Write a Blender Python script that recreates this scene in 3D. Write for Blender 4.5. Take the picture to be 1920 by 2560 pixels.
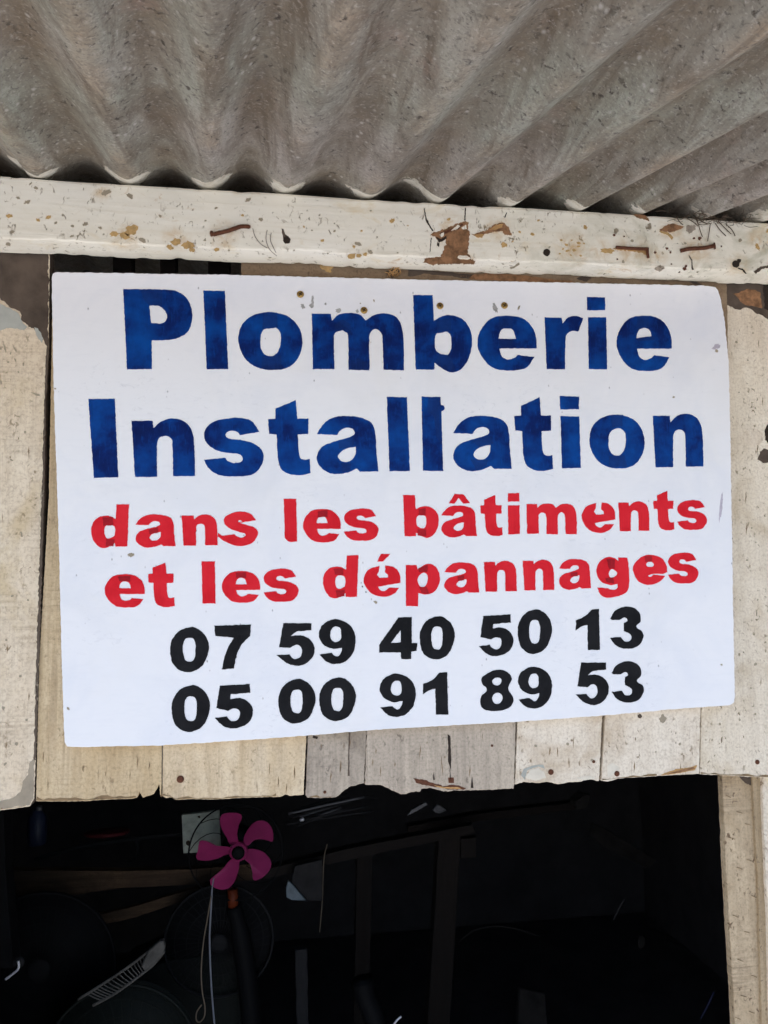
import bpy, bmesh, math, random
from mathutils import Vector, Matrix, noise
from mathutils.geometry import delaunay_2d_cdt

# ------------------------------------------------------------------ camera, world, sun, exposure
scene = bpy.context.scene
for o in list(bpy.data.objects):
    bpy.data.objects.remove(o)
COL = scene.collection
R = math.radians
FPX = 1950.0                       # focal length in pixels of a 1920 x 2560 frame
CAM_LOC = Vector((0.0, -1.0, 1.6))
YAW, PITCH, ROLL = R(8.0), R(5.5), R(-0.97)
cam_d = bpy.data.cameras.new('camera')
cam = bpy.data.objects.new('camera', cam_d); COL.objects.link(cam)
cam_d.sensor_fit = 'VERTICAL'; cam_d.sensor_height = 36.0; cam_d.lens = FPX / 2560 * 36.0
cam_d.clip_start = 0.01; cam_d.clip_end = 2000
CAM_ROT = (Matrix.Rotation(-YAW, 3, 'Z') @ Matrix.Rotation(R(90) + PITCH, 3, 'X') @ Matrix.Rotation(ROLL, 3, 'Z'))
cam.matrix_world = Matrix.Translation(CAM_LOC) @ CAM_ROT.to_4x4()
scene.camera = cam

SUN_EL, SUN_AZ = R(58), R(264)     # azimuth: 0 = +y, clockwise
world = bpy.data.worlds.new('World'); scene.world = world; world.use_nodes = True
wn = world.node_tree; wn.nodes.clear()
sky = wn.nodes.new('ShaderNodeTexSky'); sky.sky_type = 'NISHITA'; sky.sun_disc = False
sky.sun_elevation = SUN_EL; sky.sun_rotation = SUN_AZ
sky.air_density = 1.0; sky.dust_density = 2.2; sky.ozone_density = 1.0
bg = wn.nodes.new('ShaderNodeBackground'); bg.inputs['Strength'].default_value = 0.08
wo = wn.nodes.new('ShaderNodeOutputWorld')
wn.links.new(sky.outputs[0], bg.inputs[0]); wn.links.new(bg.outputs[0], wo.inputs[0])
sun_d = bpy.data.lights.new('sun', 'SUN'); sun_d.energy = 3.0; sun_d.angle = R(2); sun_d.color = (1.0, 0.975, 0.95)
sun = bpy.data.objects.new('sun', sun_d); COL.objects.link(sun)
sd = Vector((math.sin(SUN_AZ) * math.cos(SUN_EL), math.cos(SUN_AZ) * math.cos(SUN_EL), math.sin(SUN_EL)))
sun.rotation_euler = sd.to_track_quat('Z', 'Y').to_euler(); sun.location = sd * 30

scene.render.engine = 'CYCLES'
scene.cycles.use_denoising = True; scene.cycles.denoiser = 'OPENIMAGEDENOISE'
scene.cycles.denoising_input_passes = 'RGB_ALBEDO'; scene.cycles.denoising_prefilter = 'NONE'
scene.cycles.max_bounces = 8; scene.cycles.diffuse_bounces = 5
scene.view_settings.view_transform = 'Standard'; scene.view_settings.look = 'None'
scene.view_settings.gamma = 1.0; scene.view_settings.use_curve_mapping = False
scene.view_settings.exposure = 1.85

# ------------------------------------------------------------------ helpers
def at(px, py, Y):
    """the point of the vertical plane y = Y that the photograph shows at (px, py)"""
    d = CAM_ROT @ Vector(((px - 960) / FPX, (1280 - py) / FPX, -1.0))
    return CAM_LOC + d * ((Y - CAM_LOC.y) / d.y)

WLOC = {}
def tag(o, label=None, cat=None, group=None, kind=None):
    if label: o['label'] = label
    if cat: o['category'] = cat
    if group: o['group'] = group
    if kind: o['kind'] = kind
    return o

def empty(name, loc, label, cat, group=None):
    o = bpy.data.objects.new(name, None); COL.objects.link(o)
    o.empty_display_size = 0.05; o.location = loc; WLOC[o.name] = Vector(loc)
    return tag(o, label, cat, group)

def link(name, me, parent=None):
    o = bpy.data.objects.new(name, me); COL.objects.link(o); WLOC[o.name] = Vector((0, 0, 0))
    if parent is not None:
        o.parent = parent
        o.matrix_parent_inverse = Matrix.Translation(-WLOC[parent.name])
    return o

def mesh(name, verts, faces, mat, parent=None, smooth=False):
    me = bpy.data.meshes.new(name); me.from_pydata([tuple(v) for v in verts], [], faces); me.update()
    if mat: me.materials.append(mat)
    if smooth:
        for p in me.polygons: p.use_smooth = True
    return link(name, me, parent)

def from_bm(name, bm, mat, parent=None, smooth=False):
    bmesh.ops.recalc_face_normals(bm, faces=bm.faces)
    me = bpy.data.meshes.new(name); bm.to_mesh(me); bm.free()
    if mat: me.materials.append(mat)
    if smooth:
        for p in me.polygons: p.use_smooth = True
    return link(name, me, parent)

def rough(pts, step, amp, freq, seed, spike=0.0):
    """densify a closed outline of 2D points and wobble it"""
    out = []
    n = len(pts)
    for i in range(n):
        a = Vector(pts[i]); b = Vector(pts[(i + 1) % n])
        k = max(1, int((b - a).length / step))
        for j in range(k):
            p = a.lerp(b, j / k)
            q = Vector((p.x * freq, p.y * freq, seed * 7.31))
            d = Vector((noise.noise(q), noise.noise(q + Vector((31.7, 5.1, 0)))))
            d += 0.6 * Vector((noise.noise(q * 2.7), noise.noise(q * 2.7 + Vector((11.7, 9.1, 0)))))
            if spike and random.random() < 0.08:
                d += Vector((random.uniform(-1, 1), random.uniform(-1, 1))) * spike
            out.append((p.x + d.x * amp, p.y + d.y * amp))
    return out

def prism(name, px, y0, y1, mat, parent=None, bevel=0.0):
    """outline given in photograph pixels, seen on the plane y0, solid back to y1"""
    bm = bmesh.new()
    w = [at(x, y, y0) for x, y in px]
    f = [bm.verts.new(v) for v in w]
    face = bm.faces.new(f)
    r = bmesh.ops.extrude_face_region(bm, geom=[face])
    nv = [e for e in r['geom'] if isinstance(e, bmesh.types.BMVert)]
    for v in nv: v.co.y = y1
    if bevel:
        fs = set(f)
        ed = [e for e in bm.edges if e.verts[0] in fs and e.verts[1] in fs]
        bmesh.ops.bevel(bm, geom=ed, offset=bevel, segments=2, profile=0.5, affect='EDGES', clamp_overlap=True)
    return from_bm(name, bm, mat, parent)

def patch(name, px, Y, mat, parent, step=4, amp=2.2, freq=0.09, seed=0, depth=0.0006, spike=0):
    if len(px) <= 5 and name in ('rust_stain', 'stain', 'scratch', 'scuff'):
        rr = random.Random(seed * 13 + int(px[0][0]))
        cx = sum(p[0] for p in px) / len(px); cy = sum(p[1] for p in px) / len(px)
        rx = (max(p[0] for p in px) - min(p[0] for p in px)) / 2; ry = (max(p[1] for p in px) - min(p[1] for p in px)) / 2
        a0 = rr.uniform(-0.7, 0.7); q = []
        for k in range(18):
            a = k * math.tau / 18; f = rr.uniform(0.6, 1.1)
            x, y = rx * f * math.cos(a), ry * f * math.sin(a)
            q.append((cx + x * math.cos(a0) - y * math.sin(a0), cy + x * math.sin(a0) + y * math.cos(a0)))
        px = q; amp = min(amp, 0.8); step = 3
    return flat(name, [rough(px, step, amp, freq, seed, spike)], Y, depth, mat, parent)

def inside(contours, p):
    c = False
    for q in contours:
        n = len(q)
        for i in range(n):
            (x0, y0), (x1, y1) = q[i], q[(i + 1) % n]
            if (y0 > p.y) != (y1 > p.y) and p.x < x0 + (p.y - y0) / (y1 - y0) * (x1 - x0): c = not c
    return c

def flat(name, contours, Y, depth, mat, parent):
    """thin paint-like layer with holes"""
    vs, es = [], []
    for c in contours:
        b = len(vs); vs += [Vector(p) for p in c]
        es += [(b + i, b + (i + 1) % len(c)) for i in range(len(c))]
    ov, oe, of, *_ = delaunay_2d_cdt(vs, es, [], 0, 1e-6)
    of = [f for f in of if inside(contours, sum((ov[i] for i in f), Vector((0, 0))) / len(f))]
    top = [at(v.x, v.y, Y) for v in ov]
    n = len(top)
    verts = top + [Vector((v.x, Y + depth, v.z)) for v in top]
    faces = []
    cnt = {}
    for f in of:
        f = list(f); faces.append(f)
        for i in range(len(f)):
            a, b = f[i], f[(i + 1) % len(f)]
            cnt[(a, b)] = 1
    for (a, b) in list(cnt):
        if (b, a) not in cnt:
            faces.append([b, a, a + n, b + n])
    o = mesh(name, verts, faces, mat, parent)
    return o

def tube(name, pts, r, mat, parent=None, seg=8, closed=False):
    pts = [Vector(p) for p in pts]; n = len(pts)
    rs = r if isinstance(r, (list, tuple)) else [r] * n
    verts, faces = [], []
    up = Vector((0.13, 0.97, 0.21)).normalized()
    for i, p in enumerate(pts):
        a = pts[i - 1] if (i > 0 or closed) else pts[i]
        b = pts[(i + 1) % n] if (i < n - 1 or closed) else pts[i]
        t = (b - a).normalized()
        u = t.cross(up)
        if u.length < 1e-3: u = t.cross(Vector((1, 0, 0)))
        u.normalize(); v = t.cross(u)
        for k in range(seg):
            g = 2 * math.pi * k / seg
            verts.append(p + (u * math.cos(g) + v * math.sin(g)) * rs[i])
    for i in range(n if closed else n - 1):
        for k in range(seg):
            a = i * seg + k; b = i * seg + (k + 1) % seg
            c = ((i + 1) % n) * seg
            faces.append([a, b, c + (k + 1) % seg, c + k])
    if not closed:
        faces.append(list(range(seg))[::-1]); faces.append([(n - 1) * seg + k for k in range(seg)])
    return mesh(name, verts, faces, mat, parent, smooth=True)

def spline(pts, k=6):
    pts = [Vector(p) for p in pts]; out = []
    for i in range(len(pts) - 1):
        p0 = pts[max(i - 1, 0)]; p1 = pts[i]; p2 = pts[i + 1]; p3 = pts[min(i + 2, len(pts) - 1)]
        for j in range(k):
            t = j / k
            out.append(0.5 * ((2 * p1) + (p2 - p0) * t + (2 * p0 - 5 * p1 + 4 * p2 - p3) * t * t + (3 * p1 - p0 - 3 * p2 + p3) * t ** 3))
    out.append(pts[-1])
    return out

def wire(name, px, Y, r, mat, parent=None, k=6, seg=7):
    Ys = Y if isinstance(Y, (list, tuple)) else [Y] * len(px)
    return tube(name, spline([at(x, y, yy) for (x, y), yy in zip(px, Ys)], k), r, mat, parent, seg)

def box(name, lo, hi, mat, parent=None, bevel=0.0):
    bm = bmesh.new()
    bmesh.ops.create_cube(bm, size=1.0)
    lo = Vector(lo); hi = Vector(hi)
    for v in bm.verts:
        v.co = Vector([(lo[i] + hi[i]) / 2 + v.co[i] * (hi[i] - lo[i]) for i in range(3)])
    if bevel:
        bmesh.ops.bevel(bm, geom=list(bm.edges), offset=bevel, segments=2, profile=0.5, affect='EDGES')
    return from_bm(name, bm, mat, parent)

def lathe(name, centre, axis, prof, mat, parent=None, seg=24):
    """prof: (radius, offset along axis)"""
    axis = Vector(axis).normalized()
    u = axis.cross(Vector((0.3, 0.1, 1))).normalized(); v = axis.cross(u)
    verts, faces = [], []
    for r, h in prof:
        for k in range(seg):
            g = 2 * math.pi * k / seg
            verts.append(Vector(centre) + axis * h + (u * math.cos(g) + v * math.sin(g)) * r)
    for i in range(len(prof) - 1):
        for k in range(seg):
            faces.append([i * seg + k, i * seg + (k + 1) % seg, (i + 1) * seg + (k + 1) % seg, (i + 1) * seg + k])
    faces.append(list(range(seg))[::-1]); faces.append([(len(prof) - 1) * seg + k for k in range(seg)])
    return mesh(name, verts, faces, mat, parent, smooth=True)

# ------------------------------------------------------------------ materials
class NT:
    def __init__(s, name):
        s.m = bpy.data.materials.new(name); s.m.use_nodes = True
        s.t = s.m.node_tree; s.t.nodes.clear()
        s.out = s.t.nodes.new('ShaderNodeOutputMaterial')
        s.b = s.t.nodes.new('ShaderNodeBsdfPrincipled')
        s.t.links.new(s.b.outputs[0], s.out.inputs[0])
        s.co = s.t.nodes.new('ShaderNodeTexCoord').outputs['Object']
    def put(s, sock, v):
        if isinstance(v, bpy.types.NodeSocket): s.t.links.new(v, sock)
        elif isinstance(v, (tuple, list)) and len(v) == 3 and sock.type == 'RGBA': sock.default_value = (*v, 1)
        else: sock.default_value = v
    def map(s, scale, rot=(0, 0, 0), loc=(0, 0, 0), vec=None):
        n = s.t.nodes.new('ShaderNodeMapping'); s.put(n.inputs['Vector'], vec or s.co)
        n.inputs['Scale'].default_value = scale; n.inputs['Rotation'].default_value = rot; n.inputs['Location'].default_value = loc
        return n.outputs[0]
    def noise(s, scale, detail=3, rough=0.55, vec=None, dist=0.0):
        n = s.t.nodes.new('ShaderNodeTexNoise'); s.put(n.inputs['Vector'], vec or s.co)
        n.inputs['Scale'].default_value = scale; n.inputs['Detail'].default_value = detail
        n.inputs['Roughness'].default_value = rough; n.inputs['Distortion'].default_value = dist
        return n.outputs['Fac']
    def vor(s, scale, vec=None, rand=1.0, out='Distance'):
        n = s.t.nodes.new('ShaderNodeTexVoronoi'); s.put(n.inputs['Vector'], vec or s.co)
        n.inputs['Scale'].default_value = scale; n.inputs['Randomness'].default_value = rand
        return n.outputs[out]
    def rng(s, v, a, b, c=0.0, d=1.0):
        n = s.t.nodes.new('ShaderNodeMapRange'); n.clamp = True
        for i, x in enumerate((v, a, b, c, d)): s.put(n.inputs[i], x)
        return n.outputs[0]
    def math(s, op, a, b=0.0):
        n = s.t.nodes.new('ShaderNodeMath'); n.operation = op; s.put(n.inputs[0], a); s.put(n.inputs[1], b)
        return n.outputs[0]
    def mix(s, f, a, b, mode='MIX'):
        n = s.t.nodes.new('ShaderNodeMix'); n.data_type = 'RGBA'; n.blend_type = mode; n.clamp_factor = True
        s.put(n.inputs[0], f); s.put(n.inputs[6], a); s.put(n.inputs[7], b)
        return n.outputs[2]
    def attr(s, name):
        n = s.t.nodes.new('ShaderNodeAttribute'); n.attribute_name = name
        return n.outputs['Fac']
    def done(s, col, rough=0.6, h=None, bump=0.3, dist=0.001, spec=0.4, metal=0.0):
        s.put(s.b.inputs['Base Color'], col); s.put(s.b.inputs['Roughness'], rough)
        s.b.inputs['Specular IOR Level'].default_value = spec; s.b.inputs['Metallic'].default_value = metal
        if h is not None:
            n = s.t.nodes.new('ShaderNodeBump'); n.inputs['Strength'].default_value = bump; n.inputs['Distance'].default_value = dist
            s.put(n.inputs['Height'], h); s.t.links.new(n.outputs[0], s.b.inputs['Normal'])
        return s.m

def wood(name, base, alt, dark, grain=0.35, saw=0.25, speck=0.5, stain=None, stain_t=0.6, rough=0.75, gdir='z', seed=0.0, bump=0.35, speck_col=None, saw_rot=3):
    n = NT(name)
    off = (seed * 3.17, seed * 1.7, seed * 2.3)
    big = n.rng(n.noise(7, 5, 0.65, n.map((1.6, 1, 0.7) if gdir == 'z' else (0.6, 1, 1.6), loc=off), 0.6), 0.35, 0.68)
    col = n.mix(big, base, alt)
    gs = (75, 75, 3.5) if gdir == 'z' else (3, 75, 90)
    ss = (9, 9, 230) if gdir == 'z' else (180, 30, 6)
    zone = n.rng(n.noise(9, 3, 0.5, n.map((1, 1, 1), loc=(off[0] + 1, 5, 2))), 0.35, 0.65, 0.35, 1.0)
    g = n.noise(1, 6, 0.68, n.map(gs, rot=(0, R(5) if gdir == 'z' else 0, 0), loc=off), 1.1)
    gm = n.math('MULTIPLY', n.math('MULTIPLY', n.rng(g, 0.42, 0.70), n.math('MULTIPLY', grain, 1.35)), zone)
    col = n.mix(gm, col, dark)
    zone2 = n.rng(n.noise(13, 3, 0.5, n.map((1, 1, 1), loc=(off[0] + 7, 1, 8))), 0.45, 0.65)
    sw = n.noise(1, 4, 0.7, n.map(ss, rot=(0, R(saw_rot), 0), loc=off), 0.6)
    swm = n.math('MULTIPLY', n.math('MULTIPLY', n.rng(sw, 0.46, 0.74), n.math('MULTIPLY', saw, 1.3)), zone2)
    col = n.mix(swm, col, dark)
    wide = n.noise(1, 4, 0.6, n.map((26, 26, 1.6) if gdir == 'z' else (1.6, 26, 26), rot=(0, R(7) if gdir == 'z' else 0, 0), loc=off), 0.8)
    col = n.mix(n.math('MULTIPLY', n.rng(wide, 0.45, 0.66), min(1.0, grain * 1.3)), col, alt)
    col = n.mix(n.math('MULTIPLY', n.rng(wide, 0.60, 0.70), grain * 0.6), col, dark)
    mott = n.noise(45, 4, 0.7, n.map((1, 1, 1), loc=off))
    col = n.mix(n.rng(mott, 0.48, 0.72, 0, 0.5), col, alt)
    if stain:
        st = n.noise(11, 6, 0.62, n.map((1, 1, 1), loc=(off[0] + 4, off[1], off[2] + 9)), 0.4)
        col = n.mix(n.rng(st, stain_t, stain_t + 0.15, 0, 0.6), col, stain)
    # specks of dirt
    v = n.noise(170, 2, 0.5, n.map((1.2, 1, 0.8), rot=(0, R(35), 0), loc=off), 0.8)
    keep = n.rng(n.noise(38, 3, 0.6, n.map((1, 1, 1), loc=off)), 0.45, 0.62)
    sp = n.math('MULTIPLY', n.rng(v, 0.60, 0.68), keep)
    col = n.mix(n.math('MULTIPLY', sp, min(1.0, speck * 1.25)), col, speck_col or dark)
    fine = n.noise(300, 3, 0.7)
    col = n.mix(n.rng(fine, 0.45, 0.72, 0, 0.42), col, dark)
    fib = n.noise(1, 3, 0.7, n.map((420, 420, 40) if gdir == 'z' else (40, 420, 420), rot=(0, R(4), 0), loc=off), 0.4)
    col = n.mix(n.rng(fib, 0.58, 0.75, 0, 0.45), col, dark)
    h = n.math('ADD', n.math('MULTIPLY', gm, -1.2), n.math('MULTIPLY', swm, -1.0))
    h = n.math('ADD', h, n.math('MULTIPLY', sp, -0.8))
    return n.done(col, rough, h, bump, 0.0015, 0.25)

def plain(name, c, rough=0.6, var=0.25, scale=25, spec=0.3, metal=0.0, bump=0.15):
    n = NT(name)
    k = n.noise(scale, 5, 0.65)
    d = tuple(x * 0.45 for x in c)
    col = n.mix(n.rng(k, 0.4, 0.75, 0, var * 2), c, d)
    return n.done(col, rough, k, bump, 0.002, spec, metal)

def paint(name, c, light, dark, rough=0.45):
    n = NT(name)
    ang = (0, R(35), 0)
    brush = n.noise(1, 4, 0.7, n.map((330, 330, 55), rot=ang), 0.3)
    cloud = n.noise(26, 4, 0.6)
    col = n.mix(n.rng(cloud, 0.40, 0.68), c, light)
    col = n.mix(n.rng(cloud, 0.47, 0.28, 0, 0.75), col, dark)
    col = n.mix(n.rng(brush, 0.55, 0.75, 0, 0.75), col, light)
    h = n.math('ADD', brush, n.noise(300, 3, 0.6))
    return n.done(col, rough + 0.12, h, 0.6, 0.0008, 0.10)

M = {}
def mk_sign():
    n = NT('sign white paint')
    col = (0.82, 0.815, 0.825)
    sm = n.noise(9, 6, 0.62, dist=0.5)
    col = n.mix(n.rng(sm, 0.47, 0.72, 0, 0.55), col, (0.69, 0.71, 0.77))
    # smudged scratches
    sc = n.noise(1, 6, 0.75, n.map((70, 70, 140), rot=(0, R(-30), 0)), 1.2)
    area = n.rng(n.noise(5, 3, 0.5, n.map((1, 1, 1), loc=(2.3, 0, 5.1))), 0.52, 0.68)
    col = n.mix(n.math('MULTIPLY', n.rng(sc, 0.56, 0.74, 0, 0.7), area), col, (0.45, 0.47, 0.52))
    v = n.vor(95, n.map((1, 1, 0.6), rot=(0, R(40), 0)))
    keep = n.rng(n.noise(43, 2, 0.5), 0.56, 0.62)
    sp = n.math('MULTIPLY', n.rng(v, 0.05, 0.11, 1, 0), keep)
    col = n.mix(n.math('MULTIPLY', sp, 0.7), col, (0.16, 0.14, 0.14))
    br = n.noise(1, 5, 0.7, n.map((22, 22, 110), rot=(0, R(24), 0)), 1.0)
    col = n.mix(n.rng(br, 0.52, 0.8, 0, 0.3), col, (0.70, 0.71, 0.75))
    wm = n.noise(6, 4, 0.6, n.map((1, 1, 1), loc=(4, 4, 9)), 0.4)
    col = n.mix(n.rng(wm, 0.55, 0.72, 0, 0.35), col, (0.76, 0.74, 0.71))
    h = n.math('ADD', n.noise(180, 5, 0.7), n.math('MULTIPLY', n.noise(1, 3, 0.6, n.map((60, 60, 300), rot=(0, R(20), 0)), 0.8), 0.35))
    return n.done(col, 0.5, h, 0.45, 0.0010, 0.35)
M['sign'] = mk_sign()
M['blue'] = paint('blue lettering paint', (0.0005, 0.016, 0.125), (0.0005, 0.056, 0.275), (0.0005, 0.007, 0.062))
M['blue2'] = paint('blue double coat', (0.003, 0.02, 0.12), (0.004, 0.04, 0.2), (0.003, 0.012, 0.07), 0.35)
M['red'] = paint('red lettering paint', (0.66, 0.013, 0.024), (0.72, 0.022, 0.034), (0.56, 0.010, 0.018))
M['red2'] = paint('red double coat', (0.33, 0.008, 0.016), (0.42, 0.012, 0.02), (0.24, 0.006, 0.012), 0.35)
M['black'] = paint('black lettering paint', (0.008, 0.008, 0.0095), (0.014, 0.014, 0.016), (0.005, 0.005, 0.006), 0.5)
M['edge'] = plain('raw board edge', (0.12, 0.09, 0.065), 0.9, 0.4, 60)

CREAM, CREAM2, BROWN = (0.62, 0.53, 0.39), (0.50, 0.41, 0.28), (0.16, 0.10, 0.06)
M['plank_l'] = wood('cream painted plank', (0.805, 0.697, 0.537), (0.708, 0.577, 0.415), (0.22, 0.15, 0.09), 0.25, 0.45, 0.6, (0.56, 0.43, 0.24), 0.50, seed=1)
M['plank_b'] = wood('tan bare plank', (0.74, 0.60, 0.395), (0.54, 0.40, 0.225), (0.21, 0.13, 0.07), 0.6, 0.4, 0.5, (0.34, 0.23, 0.12), 0.60, seed=2)
M['plank_c'] = wood('pale tan plank', (0.81, 0.68, 0.49), (0.63, 0.485, 0.30), (0.24, 0.16, 0.09), 0.5, 0.25, 0.5, (0.42, 0.31, 0.18), 0.60, seed=3)
M['plank_d'] = wood('grey weathered plank', (0.55, 0.465, 0.36), (0.40, 0.335, 0.265), (0.13, 0.10, 0.08), 0.5, 0.4, 0.6, (0.25, 0.20, 0.145), 0.54, seed=4)
M['plank_e'] = wood('greyish plank', (0.61, 0.515, 0.40), (0.46, 0.385, 0.305), (0.14, 0.11, 0.08), 0.5, 0.5, 0.6, (0.26, 0.205, 0.15), 0.55, seed=5)
M['plank_f'] = wood('whitewashed plank', (0.84, 0.755, 0.625), (0.735, 0.635, 0.50), (0.24, 0.17, 0.11), 0.25, 0.12, 0.9, (0.50, 0.38, 0.25), 0.50, seed=6)
M['plank_h'] = wood('whitewashed wide plank', (0.84, 0.75, 0.605), (0.725, 0.62, 0.475), (0.22, 0.16, 0.10), 0.2, 0.15, 0.9, (0.50, 0.39, 0.25), 0.50, seed=7)
def mk_fascia():
    n = NT('chipped cream gloss paint')
    sep = n.t.nodes.new('ShaderNodeSeparateXYZ'); n.put(sep.inputs[0], n.co)
    right = n.rng(sep.outputs[0], -0.15, 0.55)
    big = n.noise(6, 5, 0.65, n.map((0.5, 1, 1.5)), 0.5)
    col = n.mix(n.rng(big, 0.35, 0.68), (0.88, 0.84, 0.735), (0.83, 0.775, 0.64))
    gl = n.noise(1, 5, 0.65, n.map((5, 60, 120)), 0.6)
    col = n.mix(n.rng(gl, 0.52, 0.78, 0, 0.35), col, (0.62, 0.53, 0.39))
    y1 = n.noise(16, 6, 0.68, n.map((0.8, 1, 1.2), loc=(3, 1, 7)), 0.7)
    col = n.mix(n.math('MULTIPLY', n.rng(y1, 0.56, 0.72), n.rng(right, 0, 1, 0.55, 0.85)), col, (0.70, 0.55, 0.31))
    y2 = n.noise(48, 5, 0.7, n.map((1, 1, 1), loc=(5, 5, 2)), 0.5)
    zone = n.rng(n.noise(11, 3, 0.5, n.map((1, 1, 1), loc=(8, 3, 3))), 0.44, 0.6)
    col = n.mix(n.math('MULTIPLY', n.math('MULTIPLY', n.rng(y2, 0.60, 0.72), zone), 0.8), col, (0.48, 0.27, 0.10))
    mil = n.noise(20, 5, 0.7, n.map((0.8, 1, 1), loc=(1, 9, 4)), 0.6)
    col = n.mix(n.math('MULTIPLY', n.rng(mil, 0.48, 0.68, 0, 0.75), n.rng(right, 0.45, 1.0)), col, (0.45, 0.43, 0.31))
    v = n.noise(150, 2, 0.5, n.map((1.2, 1, 0.8), rot=(0, R(35), 0)), 0.9)
    keep = n.rng(n.noise(34, 3, 0.6), 0.42, 0.6)
    sp = n.math('MULTIPLY', n.rng(v, 0.62, 0.70), keep)
    col = n.mix(n.math('MULTIPLY', sp, 0.85), col, (0.16, 0.11, 0.06))
    hn = n.noise(60, 5, 0.7, n.map((1, 1, 1), loc=(2, 6, 1)), 0.6)
    for hx, hy, hr in [(560, 585, .022), (1120, 575, .030), (1245, 570, .022), (1165, 650, .02), (1580, 628, .030), (1500, 624, .02), (1740, 625, .028), (1680, 575, .022), (1845, 662, .02), (1430, 620, .030), (1640, 640, .02), (440, 598, .022), (310, 590, .024), (250, 480, .015), (1895, 600, .022)]:
        vd = n.t.nodes.new('ShaderNodeVectorMath'); vd.operation = 'DISTANCE'; n.put(vd.inputs[0], n.co); vd.inputs[1].default_value = at(hx, hy, -0.050)
        f = n.math('MULTIPLY', n.rng(vd.outputs['Value'], hr, hr * 0.15), n.rng(hn, 0.40, 0.62))
        col = n.mix(n.math('MULTIPLY', f, 0.75), col, (0.58, 0.38, 0.17))
    h = n.math('ADD', n.math('MULTIPLY', gl, 0.8), n.math('MULTIPLY', n.noise(70, 5, 0.7), 0.8))
    h = n.math('ADD', h, n.math('MULTIPLY', sp, -0.8))
    return n.done(col, 0.8, h, 0.6, 0.0020, 0.12)
M['fascia'] = mk_fascia()
M['post'] = wood('rough sawn post wood', (0.60, 0.475, 0.315), (0.45, 0.345, 0.22), (0.17, 0.11, 0.065), 0.4, 0.8, 0.95, (0.36, 0.26, 0.15), 0.52, seed=9, saw_rot=-24)
M['trim'] = wood('worn tan trim', (0.52, 0.41, 0.27), (0.40, 0.30, 0.18), (0.15, 0.10, 0.06), 0.6, 0.1, 0.8, (0.28, 0.19, 0.10), 0.55, seed=15)
M['backing'] = wood('brown backing board', (0.33, 0.24, 0.15), (0.22, 0.15, 0.09), (0.10, 0.06, 0.04), 0.3, 0.1, 0.6, (0.15, 0.09, 0.05), 0.5, gdir='x', seed=10)
M['bare'] = plain('bare brown timber', (0.33, 0.17, 0.085), 0.85, 0.7, 90, 0.2, 0, 0.6)
M['bare_light'] = plain('fresh orange timber', (0.50, 0.29, 0.12), 0.85, 0.35, 60, 0.2, 0, 0.4)
M['bare_dark'] = plain('dark bare timber', (0.115, 0.085, 0.064), 0.85, 0.5, 28, 0.2, 0, 0.4)
M['underpaint'] = plain('grey underpaint', (0.42, 0.42, 0.37), 0.7, 0.2, 40)
M['greyish'] = plain('worn grey timber', (0.36, 0.30, 0.22), 0.8, 0.25, 50)
M['soot'] = plain('black crevice dirt', (0.03, 0.02, 0.014), 0.9, 0.2, 80)
M['rust'] = plain('rusty iron', (0.13, 0.045, 0.022), 0.8, 0.5, 220, 0.3, 0.1, 0.5)
M['rustlight'] = plain('orange rust stain', (0.56, 0.36, 0.15), 0.85, 0.4, 160)
M['flake'] = plain('lifted paint flake', (0.72, 0.65, 0.53), 0.7, 0.2, 60)
M['brass'] = plain('dull brass screw', (0.42, 0.26, 0.08), 0.35, 0.6, 300, 0.5, 0.7)
M['web'] = plain('dusty cobweb thread', (0.14, 0.10, 0.07), 0.9)

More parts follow.
